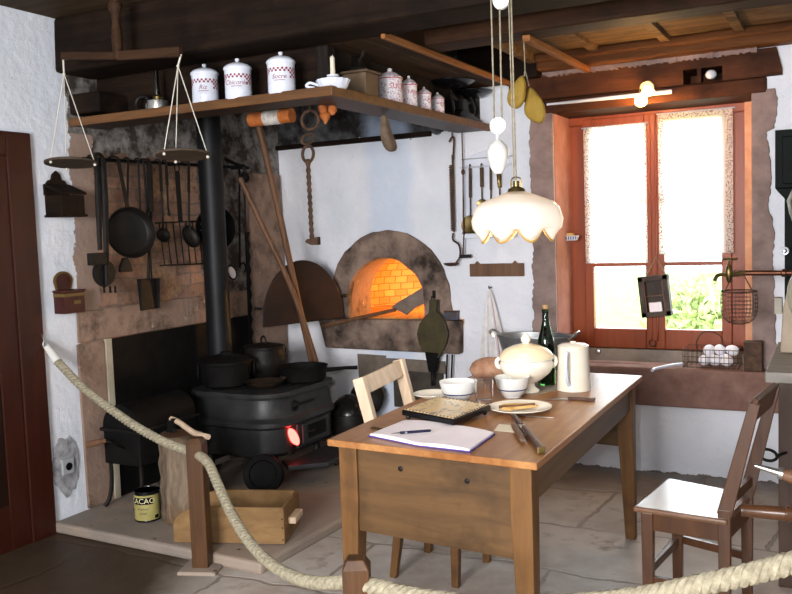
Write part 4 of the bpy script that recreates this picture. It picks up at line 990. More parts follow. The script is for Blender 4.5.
b = MB(); b.lathe([(0, 0), (.013, .004), (.016, .015), (.012, .028), (0, .03)], c+V((.025, -.005, H+.115)), 14, (.2, 0, 1)); b.obj('knob', 'brass', t)

# marbled red canisters
base = None
for (px, py, wd, ht, word, lab) in ((389.5, 99.5, 26, 37, 'SUCRE', 'tallest red-marbled canister lettered SUCRE beside the coffee mill'), (408.5, 104.5, 17, 33, 'FARINE', 'second tallest red-marbled canister, lettered FARINE'), (423.5, 108, 14.5, 25.5, 'CAFÉ', 'third red-marbled canister, lettered CAFÉ'), (437, 111.5, 13.5, 23, 'THÉ', 'smallest red-marbled canister, lettered THÉ, beside the iron scale')):
    f = onz(px, py, SZ); s_ = mpp(f); d = V((f.x-CAM.x, f.y-CAM.y, 0)).normalized(); R = wd/2*s_; c = f+d*R; c.z = SZ+.001; c = onx(px+1, py, -1.962-R); c.z = SZ+.001; H = ht*mpp(c)
    t = thing('spice_canister', lab, 'canister', c, 'red marbled canisters on the mantel shelf')
    b = MB(); b.lathe([(0, 0), (R, 0), (R, H*.72), (0, H*.72)], c, 32); b.obj('body', 'marble', t)
    b = MB(); b.lathe([(R*1.04, H*.70), (R*1.06, H*.735), (R*.95, H*.77), (R*.6, H*.86), (R*.22, H*.91), (R*.17, H*.94), (R*.2, H*.97), (R*.12, H), (0, H)], c, 32); b.obj('lid', 'marble', t)
    b = MB(); b.lathe([(R*1.05, H*.695), (R*1.07, H*.71), (R*1.05, H*.725)], c, 32); b.obj('rim', 'red_letter', t)
    wrap_text(word, R*.58, c+V((0, 0, H*.48)), R, camang(c)+.8, 'red_letter', t)
# black iron scale
c = V((-2.03, onx(461, 118, -2.03).y, SZ+.001))
t = thing('kitchen_scale', 'black cast-iron scale with two wide dishes at the shelf end', 'scale', c)
b = MB(); b.loft([[c+V((sx*w_, sy*d_, z)) for sx, sy in ((-1, -1), (1, -1), (1, 1), (-1, 1))] for w_, d_, z in ((.07, .17, 0), (.07, .17, .02), (.05, .13, .04), (.035, .05, .07), (.03, .04, .14), (.02, .02, .15))], smooth=False); b.obj('base', 'iron', t, bev=.008)
b = MB(); b.tube(smooth_path([c+V((0, -.17, .17)), c+V((0, -.08, .13)), c+V((0, 0, .15)), c+V((0, .1, .13)), c+V((0, .17, .16))]), .014)
for s1 in (-1, 1): b.tube(smooth_path([c+V((0, s1*.12, .03)), c+V((.02, s1*.16, .09)), c+V((0, s1*.15, .17))]), .012)
b.obj('arms', 'iron', t)
for yy_, R, z in ((-.16, .125, .185), (.15, .115, .165)):
    b = MB(); b.lathe([(0, 0), (R*.5, .0), (R*.9, .02), (R*1.05, .032), (R*1.05, .037), (R*.85, .026), (R*.5, .008), (0, .006)], c+V((0.02, yy_, z)), 32); b.obj('dish', 'black', t)

# oil lamp and ring at the left end
f = ony(158, 108, 3.30); c = V((f.x, 3.30, SZ+.001))
t = thing('oil_lamp', 'small grey metal oil lamp with brass collar at left shelf end', 'oil lamp', c)
b = MB(); b.lathe([(0, 0), (.052, 0), (.054, .01), (.051, .055), (.024, .062), (0, .062)], c, 28); b.obj('font', 'steel', t)
b = MB(); b.lathe([(.02, .058), (.022, .066), (.024, .075), (.016, .085), (0, .085)], c, 20); b.tube([c+V((.02, 0, .068)), c+V((.04, 0, .068))], .003, 6); b.obj('burner', 'brass', t)
b = MB(); b.lathe([(.014, .083), (.015, .1), (.012, .15), (.011, .2), (.0095, .2), (.0105, .15), (.013, .1), (.012, .083)], c, 20); b.obj('chimney', mk_glass('smoked_glass', hx('8a867e'), .25), t)
b = MB(); b.ring(c+V((-.055, 0, .035)), .02, .004, (0, 1, 0)); b.obj('handle', 'steel', t)
f = onz(112, 112, SZ); c = V((f.x+.01, 3.34, SZ+.001))
t = thing('iron_stand_ring', 'dark iron ring fitting lying behind the left balance string', 'iron fitting', c)
b = MB(); b.ring(c+V((0, 0, .06)), .036, .011, (.3, -1, .1)); b.obj('ring', 'iron', t)
b = MB(); b.bb(c.x-.05, c.x+.06, c.y-.03, c.y+.03, SZ+.001, SZ+.022); b.tube([c+V((.06, 0, .012)), c+V((.26, -.02, .025))], .008); b.obj('foot', 'iron_soft', t, bev=.004)

# things hanging under the shelf
HX, HY = ony(310, 120, 3.62).x, 3.62
def hz(px, py): return ony(px, py, HY)
t = thing('chain_pothook', 'rusty pot hook on chain links hanging before the whitewash', 'pot hook', hz(311, 247))
b = MB(); c = hz(310, 120); b.ring(c, 9.3*mpp(c), .008, (0.1, -1, 0)); b.tube([c+V((0, 0, 9.3*mpp(c))), c+V((0, .0, .2))], .006); r1 = b.obj('ring', 'rust', t)
b = MB(); c = hz(307.5, 139); b.ring(c, .036, .007, (.9, -.5, 0), sx=.6); c = hz(308, 154); b.ring(c, .04, .008, (.1, -1, 0), sx=.75); b.obj('chain_links', 'rust', t)
b = MB(); p = hz(308, 162); q = hz(312, 241); n_ = 60
pts = [p.lerp(q, i/n_) for i in range(n_+1)]; b.tube(pts, [.011+.002*math.sin(i*1.25) for i in range(n_+1)], 6); b.sphere(p, .016, n=10); b.obj('twisted_rod', 'rust', t)
b = MB(); b.prism([q+V((-.035, 0, .01)), q+V((.03, 0, .02)), q+V((.03, 0, -.02)), q+V((-.01, 0, -.02)), q+V((-.045, 0, -.005))], (0, .035, 0)); b.obj('foot', 'rust', t, bev=.004)
# bundles
def hgrp(x, y, Y_): return ony(x, y, Y_)
t = thing('hanging_bundle', 'two brown dried roots hanging under the shelf corner', 'dried bundle', hgrp(324, 124, 3.5))
b = MB(); a = hgrp(322, 106, 3.5); e = hgrp(325, 124, 3.5); b.tube(smooth_path([a+V((0, 0, .02)), a, a.lerp(e, .5)+V((.008, 0, 0)), e], 5), [.012]*5+[.022]*5+[.03, .026, .02, .012, .006, .004], 10); b.wobble(.006, 30); b.obj('root', 'terra', t)
b = MB(); a = hgrp(332, 104, 3.5); e = hgrp(333, 115, 3.5); b.tube([a+V((0, 0, .02)), a, a.lerp(e, .6), e], [.006, .016, .02, .006], 10); b.wobble(.005, 30); b.obj('root', 'terra', t)
b = MB(); b.tube([hgrp(324, 104, 3.5), (hgrp(324, 104, 3.5).x, 3.5, 2.07)], .003); b.tube([hgrp(332, 104, 3.5), (hgrp(332, 104, 3.5).x, 3.5, 2.07)], .003); b.obj('string', 'rope', t)
p0, p1 = hgrp(251, 120, 3.6), hgrp(292, 115, 3.6)
t = thing('hanging_roll', 'orange roll with white paper band lying under the shelf', 'roll', p0.lerp(p1, .5))
b = MB(); b.cyl(p0, p1, .036, .036, 20); b.obj('roll', 'terra', t)
b = MB(); b.cyl(p0.lerp(p1, .36), p0.lerp(p1, .74), .0375, .0375, 20); b.obj('band', plain('stained_paper', 'bdb7b0', '8d8780', 30, .8), t)
b = MB(); b.tube([p0.lerp(p1, .2), V((p0.lerp(p1, .2).x, 3.6, 2.4))], .003); b.tube([p0.lerp(p1, .85), V((p0.lerp(p1, .85).x, 3.6, 2.4))], .003); b.obj('strings', 'rope', t)
hx_ = -2.0
a, e = onx(384, 121, -2.06), onx(390, 152, -2.06)
t = thing('wooden_hook', 'worn brown wooden hook hanging from the right shelf board', 'hook', e)
b = MB(); b.loft([[p+V((0, dy_*w_, 0))+V((dx_*w_*.8, 0, 0)) for dx_, dy_ in ((-1, -1), (1, -1), (1, 1), (-1, 1))] for p, w_ in ((V((a.x, a.y, 2.036)), .03), (a.lerp(e, .25), .03), (a.lerp(e, .5)+V((0, .0, 0)), .045), (a.lerp(e, .85)+V((0, .02, 0)), .05), (e+V((0, .02, 0)), .02))], smooth=True); b.obj('body', 'greywood', t, sub=1)

# ------------------------------------------------------------------ things hanging on the back wall
def W(px, py, off=.03): return ony(px, py, YB-off)
# toothed trammel with ladle
t = thing('toothed_trammel', 'long toothed iron trammel hanging from the shelf with ladle', 'trammel', W(456, 264))
b = MB(); p = W(452, 137, .04); b.tube(smooth_path([p+V((-.02, 0, -.03)), p+V((0, 0, .0)), p+V((.012, 0, -.02)), W(453, 160, .04)]), .006); b.tube([W(452.5, 155, .04), W(454, 232, .04)], .007); b.tube([p, V((p.x, YB-.04, 2.04))], .004); b.obj('rod', 'rust', t)
A, B = W(450, 165, .04), W(452, 231, .04); b = MB(); pts = [A+V((.012, 0, 0)), B+V((.012, 0, 0))]; n_ = 26
for i in range(n_): z = B.z+(A.z-B.z)*i/n_; x = B.x+(A.x-B.x)*i/n_; pts += [V((x-.012, A.y, z)), V((x-.002, A.y, z+(A.z-B.z)/n_*.6))]
b.prism(pts+[A+V((-.01, 0, 0))], (0, .008, 0)); b.obj('toothed_bar', 'rust', t)
b = MB(); b.tube(smooth_path([W(453, 233, .04), W(453, 240, .04), W(459, 245, .04), W(460, 256, .05), W(456, 263, .06)]), .006); b.obj('hook', 'rust', t)
c = W(451, 263, .08); b = MB(); R = .048; b.lathe([(R*math.sin(PI/2*i/8), -R*.42*math.cos(PI/2*i/8)) for i in range(9)]+[(R*.95*math.sin(PI/2*i/8), -R*.38*math.cos(PI/2*i/8)) for i in range(8, -1, -1)], c, 24); b.obj('ladle_bowl', 'rust', t)
# plain rod with cross foot
t = thing('iron_wall_rod', 'thin iron rod with small cross bar at its foot', 'iron rod', W(463, 258))
b = MB(); p = W(462, 138, .05); b.tube([V((p.x, p.y, 2.04)), p, W(463, 172, .05)], .004); b.sphere(W(463, 172, .05), .012, n=10, sc=(1, 1, 1.6)); b.tube([W(463, 172, .05), W(463.5, 232, .05)], [.004, .006]); b.sphere(W(464, 233, .05), .011, n=10); b.tube([W(464, 234, .05), W(463, 255, .05)], .005); b.obj('rod', 'rust', t)
b = MB(); b.beam(W(460, 256.5, .05), W(471, 256, .05), .02, .022); b.obj('cross_bar', 'iron', t, bev=.003)
# enamel utensil rack
p00, p11 = W(466, 152, .0), W(517, 233, .0)
t = thing('utensil_rack', 'white enamel utensil rack with blue edge behind the lamp', 'utensil rack', ((p00.x+p11.x)/2, YB, p11.z))
x0, x1, z0, z1 = W(464, 232, 0).x, W(518, 232, 0).x, W(480, 235, 0).z, W(480, 166, 0).z
b = MB(); b.bb(x0, x1, YB-.006, YB, z0, z1); b.prism([(x0, YB-.006, z1), (x1, YB-.006, z1), (x1, YB-.006, z1+.03)]+[(x0+(x1-x0)*(1-i/12), YB-.006, z1+.03+.06*math.sin(PI*i/12)) for i in range(1, 12)]+[(x0, YB-.006, z1+.03)], (0, .006, 0)); b.obj('back_plate', 'enamel', t, bev=.002)
b = MB(); b.prism([(x0, YB-.05, z0-.02), (x1, YB-.05, z0-.02), (x1, YB-.006, z0-.01), (x0, YB-.006, z0-.01)], (0, 0, .03)); b.obj('drip_tray', 'enamel', t, bev=.004)
b = MB(); b.tube([(x0, YB-.03, z1-.005), (x1, YB-.03, z1-.005)], .004)
for x in (x0+.01, x1-.01): b.tube([(x, YB-.03, z1-.005), (x, YB-.004, z1-.005)], .004)
b.obj('rail', 'enamel', t)
b = MB(); b.tube(smooth_path([(x0+.01, YB-.008, z1+.0), (x0+.012, YB-.008, z1+.04), (x0+.03, YB-.008, z1+.047), (x1-.01, YB-.008, z1+.047)]), .003); b.obj('edge_line', 'steel', t)
def rack_tool(name, label, px, bot, hw, R=0, cat='spoon'):
    A = ony(px, 166, YB-.03); B = ony(bot[0], bot[1], YB-.03)
    t = thing(name, label, cat, B); b = MB(); b.ring((A.x, A.y, z1+.002), .01, .003, (1, 0, 0)); A.z = z1-.012; b.beam(A, A.lerp(B, .6), hw, .006, (0, 1, 0)); b.tube([A.lerp(B, .6), B], .005); b.obj('handle', 'rust', t)
    if R: b = MB(); c = B+V((0, -.004, -R*.8)); b.lathe([(0, -.008), (R*.6, -.006), (R, 0), (R*.95, .003), (R*.55, -.002), (0, -.004)], c, 28, (0, -1, .1)); b.obj('bowl', 'brass', t)
rack_tool('skimmer', 'brass skimmer with dark handle, leftmost on the enamel rack', 470, (470.5, 217), .018, .062, 'skimmer')
rack_tool('rack_ladle', 'dark flat handle hanging second on the enamel rack', 481.5, (482, 200), .022, .035, 'ladle')
rack_tool('rack_fork', 'thin dark handle hanging third on the enamel rack', 490.5, (491, 205), .014, .02, 'ladle')
rack_tool('rack_spoon', 'brown handle half hidden behind the porcelain lamp weight', 499, (500, 200), .022, .03, 'spoon')
# little wood board
a, c_ = W(471, 276.5, 0), W(524.5, 263, 0)
b = MB(); b.bb(a.x, c_.x, YB-.02, YB-.002, a.z, c_.z)
t = thing('wooden_rack_board', 'small plain wooden board fixed on the wall below the lamp', 'board', ((a.x+c_.x)/2, YB, a.z))
b.obj('board', 'tan', t, bev=.002); b = MB()
for f in (.14, .84): x = a.x+(c_.x-a.x)*f; b.prism([(x-.018, YB-.02, c_.z-.002), (x+.018, YB-.02, c_.z-.002), (x, YB-.02, c_.z+.016)], (0, .016, 0))
b.obj('lug', 'tan', t)
# bellows
t = thing('fire_bellows', 'olive leather bellows hanging nose down on the oven ledge', 'bellows', W(433, 384, .1))
off = .10; s_ = mpp(W(433, 335, off)); c = W(433, 336, off)
outl = [(433-4, 300), (428.5, 313), (424, 317), (419, 324), (416.5, 334), (419, 345), (424, 352), (428, 358), (438, 358), (443, 350), (446, 344), (448, 334), (445, 323), (440, 316), (436, 312), (436.5, 300)]
b = MB(); pf = [W(x, y, off) for x, y in outl]; b.prism(pf, (0, .014, 0)); b.obj('front_board', 'olive', t, bev=.003)
b = MB(); pts2 = [c+(p-c)*.97 for p in pf[3:13]]; b.prism([p+V((0, .014, 0)) for p in pts2], (0, .018, 0)); b.obj('leather_gusset', plain('dark_leather', '2a2018', None, rough=.6), t)
b = MB(); b.prism([p+V((0, .03, 0)) for p in pf], (0, .01, 0)); b.obj('rear_board', 'olive', t, bev=.003)
b = MB(); p, q = W(433, 352, off-.02), W(432.5, 372, off-.02); b.beam(p, q, 15*s_, .05, (0, 1, 0), 7*s_, .03); b.obj('snout', 'iron_soft', t, bev=.003)
b = MB(); b.tube([q, W(432.5, 386, off-.02)], [.012, .009]); b.obj('nozzle', 'iron', t)
b = MB(); p = W(431.5, 300, off-.015); b.tube([p, p+V((0, 0, .02)), V((p.x, YB-.02, p.z+.03))], .004); b.obj('hanging_loop', 'iron', t)
# fire tongs
b = MB()
for px in (447, 452):
    c = W(px, 347, .05); b.ring(c+V((0, 0, .012)), .013, .004, (0, 1, 0), a0=0, a1=PI, n=10); 
    for sx in (-1, 1): b.tube([c+V((sx*.013, 0, .012)), c+V((sx*.013, 0, -.035))], .004)
    b.ring(c+V((0, 0, -.035)), .013, .004, (0, 1, 0), a0=PI, a1=2*PI, n=10)
    b.tube([c+V((0, 0, -.048)), W(px-1, 388, .05)], .006)
c = W(448, 342, .05); b.tube([c+V((0, 0, .01)), V((c.x, YB, c.z+.012))], .004)
tag(b.obj('tongs', 'iron'), 'black looped fire tongs hanging beside the bellows', 'tongs')
# match box on ledge
c = W(451, 316.5, .05); t = thing('match_tin', 'small dark tin box on the right end of the oven ledge', 'tin box', (c.x, c.y, .867))
b = MB(); b.box((c.x, YB-.035, .895), (.085, .05, .05)); b.obj('body', plain('painted_tin', '4a3a34', '3f4a5a', 40, .4), t, bev=.004)
b = MB(); b.box((c.x, YB-.035, .923), (.09, .054, .008)); b.obj('lid', 'rust', t, bev=.002)
# bread peel in the oven mouth
off = .05
t = thing('bread_peel', 'iron-bladed bread peel resting in the oven mouth', 'peel', W(372, 316, off))
a, e = W(321.5, 326.5, .10), W(392, 310.5, .04); b = MB(); b.tube([a, a.lerp(e, .5), e+ (e-a).normalized()*.03], [.013, .014, .012]); b.obj('handle', 'tan', t)
b = MB(); pb_ = [W(391, 307.5, .035), W(398, 302, .03), W(426, 285.5, -.02), W(428, 299, -.02), W(427.5, 302, -.02), W(415, 308, .0), W(407, 315, .03)]
b.prism(pb_, (0, .008, 0)); b.obj('blade', plain('peel_blade', '54453a', '6b5a4c', 12, .5), t, bev=.002)
# towel
t = thing('hanging_towel', 'white linen towel with red stripe hanging beside the basin', 'towel', W(491, 366))
top = W(490, 289, .03); zb_ = W(490, 366, .03).z
def tw(u, v):
    a_ = (u-.5); wd = .012+(.17)*v**.75
    return (top.x+.02*v+a_*wd*1.05, YB-.035-.02*math.cos(u*PI*5)*v-.01, top.z+(zb_-top.z)*v)
b = MB(); b.grid(tw, 36, 24); b.obj('cloth', 'rag', t, solid=.004)
b = MB(); b.grid(lambda u, v: (tw(.78+.03*u, v)[0], tw(.78+.03*u, v)[1]-.004, tw(.78+.03*u, v)[2]), 2, 24); b.obj('red_stripe', plain('red_thread', 'a8505a', None, rough=.9), t, solid=.001)
b = MB(); b.tube([(top.x, YB, top.z+.01), (top.x, YB-.045, top.z+.005), (top.x, YB-.05, top.z+.02)], .004); b.obj('nail', 'iron', t)

# ------------------------------------------------------------------ window things
Yc = 5.315
def curtain(nm, pxs, label, seed):
    a, c_ = ony(pxs[0], 130, Yc), ony(pxs[1], 130, Yc); zt_, zb_ = ony(615, pxs[2], Yc).z, ony(615, pxs[3], Yc).z
    t = thing(nm, label, 'curtain', ((a.x+c_.x)/2, Yc, zb_), 'lace half curtains on the casements')
    fn = lambda u, v: (a.x+(c_.x-a.x)*u, Yc+.010*math.sin(u*19+seed)*(.4+.6*v), zt_+(zb_-zt_)*v)
    b = MB(); b.grid(lambda u, v: fn(.10+.80*u, .04+.92*v), 40, 12); b.obj('cloth', 'cloth', t)
    b = MB()
    for r_ in (lambda u, v: fn(.10*u, v), lambda u, v: fn(.9+.1*u, v)): b.grid(r_, 6, 24)
    b.grid(lambda u, v: fn(.1+.8*u, .04*v), 40, 3); b.grid(lambda u, v: fn(.1+.8*u, .96+.04*v), 40, 3)
    b.obj('lace_border', 'lace', t, solid=.002)
    b = MB(); b.tube([(a.x-.01, Yc+.005, zt_), (c_.x+.01, Yc+.005, zt_)], .004)
    for i in range(18): x = a.x+(c_.x-a.x)*(i+.5)/18; b.ring((x, Yc+.003, zt_-.002), .007, .0015, (1, 0, 0), n=10, k=5)
    b.obj('rod', 'enamel', t)
curtain('lace_curtain', (583, 646, 125.5, 263), 'left white lace curtain covering the upper panes', 1)
curtain('lace_curtain', (658, 733, 118, 255), 'right white lace curtain covering the upper panes', 4)

# small framed slate box on the mullion
c = ony(655, 296, Y-.13); s_ = mpp(c)
t = thing('candle_box', 'small dark wall box holding white paper on the window mullion', 'wall box', c+V((0, 0, -.12)))
Rz = Matrix.Rotation(-.1, 4, 'Y')
T_ = Matrix.Translation(c) @ Rz
def tb(b): bmesh.ops.transform(b.bm, matrix=T_, verts=b.bm.verts[:]); return b
w2, h2 = 14.5*s_, 20.5*s_
b = MB(); b.bb(-w2, w2, .03, .04, -h2, h2); b.bb(-w2, -w2+.03, -.03, .03, -h2, h2); b.bb(w2-.03, w2, -.03, .03, -h2, h2); b.bb(-w2, w2, -.03, .03, h2-.03, h2); b.bb(-w2, w2, -.03, .03, -h2, -h2+.03); tb(b).obj('case', plain('weathered_box', '3b332f', '51463f', 12, .6), t, bev=.003)
b = MB(); b.bb(-w2+.028, -w2+.036, -.025, .03, -h2+.03, h2-.03); b.bb(w2-.036, w2-.028, -.025, .03, -h2+.03, h2-.03); b.bb(-w2+.03, w2-.03, -.02, -.012, .0, .006); tb(b).obj('inner_frame', 'tan', t)
b = MB(); b.bb(-w2+.05, w2-.05, -.02, .01, -h2+.03, -h2+.085); b.bb(-w2+.055, -w2+.075, -.022, -.018, -h2+.03, -h2+.075); tb(b).obj('paper', 'paper', t)
b = MB(); tp = V((c.x-.005, Y-.06, ony(655, 257, Y-.06).z)); b.tube([T_ @ V((-w2*.5, .03, h2)), tp, T_ @ V((w2*.8, .03, h2))], .003); b.obj('cord', 'rope', t)

# soap dish on the left jamb
c = ony(571, 239, 5.2); c = V((WX0+.06, 5.24, c.z)); c = ony(571, 238, 5.26)
t = thing('soap_dish', 'blue and white soap dish fixed on the left window jamb', 'soap dish', c)
b = MB(); b.loft([[c+V((sx*.045*f, sy*.03*f, z)) for sx, sy in ((-1, -1), (1, -1), (1, 1), (-1, 1))] for f, z in ((.8, -.015), (1, .015), (.92, .015), (.72, -.008))], smooth=False); b.obj('dish', 'enamel', t, bev=.003)
b = MB()
for i in range(6): x = c.x-.036+.0145*i; b.box((x, c.y-.0285, c.z+.001), (.006, .003, .02))
b.beam((WX0, c.y+.02, c.z-.005), (c.x-.03, c.y+.01, c.z-.005), .012, .012); b.obj('blue_stripes', 'blue_line', t)
b = MB(); b.box(c+V((-.005, 0, .018)), (.05, .035, .025)); tag(b.obj('soap_bar', 'yellow', bev=.008), 'yellow bar of soap lying in the striped dish', 'soap')

# lamp on the lintel
c = ony(645, 96, 4.93)
t = thing('wall_bulb_lamp', 'bare lit bulb on white conduit across the window lintel', 'lamp', (c.x, YB-.03, c.z))
p, q = ony(547, 104.5, YB-.05), ony(672, 91.5, YB-.05)
b = MB(); b.tube([p, p.lerp(q, .6), q], [.007, .012, .013], 10); b.obj('conduit', 'enamel', t)
b = MB(); cc = ony(647, 88, YB-.09); b.lathe([(.024, -.03), (.026, 0), (.018, .01), (0, .012)], cc+V((0, .03, .02)), 20, (0, 1, .5)); b.obj('socket', 'white_china', t)
b = MB(); b.sphere(cc+V((0, 0, -.005)), .042, n=20); b.obj('globe', 'glass', t)
b = MB(); cb = ony(641, 101, YB-.12); b.sphere(cb, .034, n=20, sc=(1, 1, .9)); b.tube([cb+V((0, .02, .02)), cc+V((0, .03, .0))], .012); b.obj('bulb', 'bulb', t)
c = ony(711, 74.5, YB-.005); b = MB(); b.sphere(c, .03, n=18, sc=(1, 1, .85)); b.cyl(c+V((0, .02, 0)), c+V((0, .066, 0)), .016)
tag(b.obj('porcelain_insulator', 'enamel'), 'white porcelain knob inside the slot of the lintel', 'knob')

# sill things: zinc basin, tap knob, egg basket, tin, white spoon
c = V((-1.79, 4.83, 0)); c = ony(536, 335, 4.82); s_ = mpp(c); R = 38*s_
t = thing('zinc_basin', 'oval galvanised basin with two handles behind the tureen', 'basin', (c.x, 4.82, 0))
zr = c.z; b = MB(); sy_ = .62
b.lathe([(0, zr-.19), (R*.72, zr-.19), (R*.98, zr-.005), (R*1.02, zr), (R*1.02, zr+.008), (R*.97, zr+.006), (R*.7, zr-.18), (0, zr-.18)], (c.x, 4.78, 0), 40, sy=sy_); b.obj('tub', 'zinc', t)
for s1 in (-1, 1):
    b = MB(); p = V((c.x+s1*R*1.0, 4.78, zr-.01)); b.tube(smooth_path([p+V((0, -.05, 0)), p+V((s1*.03, -.045, .03)), p+V((s1*.04, 0, .04)), p+V((s1*.03, .045, .03)), p+V((0, .05, 0))]), .007); b.obj('handle', 'steel', t)
b = MB(); zb_ = zr-.192
for sx, sy in ((-1, -1), (1, -1), (-1, 1), (1, 1)): b.beam((c.x+sx*R*.6, 4.78+sy*.12, zb_), (c.x+sx*R*.66, 4.78+sy*.13, 0), .03, .03)
b.bb(c.x-R*.72, c.x+R*.72, 4.78-.16, 4.78+.16, zb_-.02, zb_); tag(b.obj('basin_stand', 'counter_side', bev=.003), 'dark wooden stand carrying the galvanised basin', 'stand')
c = ony(599, 361, Y-.03); b = MB(); b.lathe([(0, 0), (.014, 0), (.02, .012), (.016, .024), (0, .028)], (c.x, Y-.04, SLZ+.02), 18, (0, -1, 0)); tag(b.obj('steel_button', 'steel'), 'shiny round metal button on the stone behind the table', 'knob')
a, e = onz(655, 369, SLZ+.01), onz(682, 364, SLZ+.02); b = MB(); b.tube(smooth_path([a+V((-.005, -.05, 0)), a, a.lerp(e, .5)+V((0, 0, .004)), e]), .009); tag(b.obj('white_pipe', 'enamel'), 'short bent white pipe lying on the sill before the basket', 'pipe')
# egg basket
A, B = onz(683, 368, SLZ), onz(741, 366, SLZ); A.z = B.z = SLZ
bx0, bx1, by0, by1, bz0, bz1 = A.x, B.x, A.y+.0, A.y+.2, SLZ+.004, SLZ+.105
t = thing('wire_egg_basket', 'wire basket of white eggs on the window sill', 'basket', ((bx0+bx1)/2, by0+.1, SLZ))
b = MB()
for z in (bz0+.003, bz0+.03, bz0+.06, bz1): b.tube([(bx0, by0, z), (bx1, by0, z), (bx1, by1, z), (bx0, by1, z)], .002, 6, True)
for i in range(13):
    x = bx0+(bx1-bx0)*i/12
    for y in (by0, by1): b.tube([(x, y, bz0), (x, y, bz1)], .0015, 5)
    b.tube([(x, by0, bz0), (x, by1, bz0)], .0015, 5)
for i in range(5):
    y = by0+(by1-by0)*i/4
    for x in (bx0, bx1): b.tube([(x, y, bz0), (x, y, bz1)], .0015, 5)
b.obj('wire_cage', 'rust', t)
b = MB(); xm = (bx0+bx1)/2-.01; b.tube(smooth_path([(xm-.07, by0+.1, bz1-.03), (xm-.075, by0+.1, bz1+.03), (xm-.04, by0+.1, bz1+.085), (xm+.02, by0+.1, bz1+.085), (xm+.06, by0+.1, bz1+.05), (xm+.065, by0+.1, bz1-.03)]), .004); b.obj('carrying_handle', 'rust', t)
egg = None; k = 0; EL = ['lower left', 'lower middle', 'lower right', 'rear left', 'rear right', 'top left', 'top middle', 'top right']
for (fx, fy, z) in ((.36, .3, .03), (.56, .35, .03), (.78, .3, .03), (.45, .75, .03), (.7, .72, .03), (.45, .45, .085), (.63, .5, .087), (.86, .5, .085)):
    if egg is None:
        b = MB(); b.lathe([(.029*math.sin(PI*i/14)*(1-.1*math.cos(PI*i/14)), .037*math.cos(PI-PI*i/14)*1.0) for i in range(15)], (0, 0, 0), 18)
        egg = o = b.obj('egg', 'egg', loc=(0, 0, 0))
    else: o = egg.copy(); COL.objects.link(o)
    o.location = (bx0+(bx1-bx0)*fx, by0+(by1-by0)*fy, bz0+z+.004); o.rotation_euler = (1.3, .4*k, 1.1*k)
    tag(o, EL[k]+' white egg of the pile in the wire basket', 'egg', 'eggs in the wire basket'); k += 1
# dark tin on the sill
A, B = onz(744, 366, SLZ), onz(763, 368, SLZ); c = V((ony(753.5, 366, 4.955).x, 4.962, SLZ+.001))
b = MB(); b.loft([[c+V((sx*.045, sy*.042, z)) for sx, sy in ((-1, -1), (1, -1), (1, 1), (-1, 1))] for z in (0, .155)], smooth=False)
t = thing('dark_metal_tin', 'dark square metal tin at the right end of the sill', 'tin', c); b.obj('body', 'rust', t, bev=.004)
b = MB(); b.bb(c.x-.047, c.x+.047, c.y-.044, c.y+.044, SLZ+.15, SLZ+.158); b.obj('rim', 'rust', t, bev=.002)

# ------------------------------------------------------------------ copper water fountain with tap, hanging wire basket
TY = 4.62
t = thing('water_fountain', 'dark copper cistern with long pipe and brass tap right of window', 'water fountain', ony(790, 300, TY))
p0, p1, p2 = ony(727, 275, TY), ony(745, 273, TY), ony(786, 273, TY)
p2e = V((p2.x+.12, TY, p2.z))
b = MB(); b.tube([p1, p2e], .0135, 14); b.lathe([(.014, 0), (.02, .006), (.02, .02), (.014, .026)], ony(781, 273, TY), 16, (1, 0, 0)); b.obj('pipe', 'copper', t)
b = MB(); b.tube([p1+V((.02, 0, 0)), p1, p0], [.012, .014, .012]); b.tube(smooth_path([p0+V((.02, 0, 0)), ony(722, 274.5, TY), ony(717, 276, TY), ony(714.5, 281, TY)]), .01)
v_ = ony(729, 273, TY); b.lathe([(.006, -.05), (.014, -.035), (.02, 0), (.015, .03), (.006, .045), (.005, .07), (.0, .07)], v_, 18); b.tube([v_+V((-.032, 0, .07)), v_+V((.042, 0, .07))], .006)
b.obj('tap', 'brass', t)
c = V((ony(786, 213, TY).x+.155, TY+.05, ony(788, 213, TY).z)); b = MB()
b.lathe([(0, -.24), (.06, -.24), (.09, -.16), (.145, 0), (.155, .06), (.13, .12), (.1, .14), (.115, .16), (.06, .2), (0, .21)], c, 36); b.obj('cistern', plain('dark_bronze', '2b2820', '453f30', 6, .35, metal=.6), t)
b = MB(); b.tube([p2e, p2e+V((.12, 0, 0)), c+V((0, 0, -.22))], .013); b.obj('down_pipe', 'copper', t)
b = MB(); b.beam((c.x, YB, c.z+.02), (c.x, c.y, c.z+.02), .03, .02); b.beam((c.x, YB, c.z-.22), (c.x, c.y, c.z-.245), .05, .02); b.obj('wall_bracket', 'iron', t)
c = ony(784.5, 251, TY+.05); b = MB(); b.ring(c, .016, .005, (0, -1, 0)); b.tube([c, V((c.x, YB, c.z))], .005); tag(b.obj('porcelain_hook', 'enamel'), 'tiny white ring hook below the dark green cabinet', 'hook')
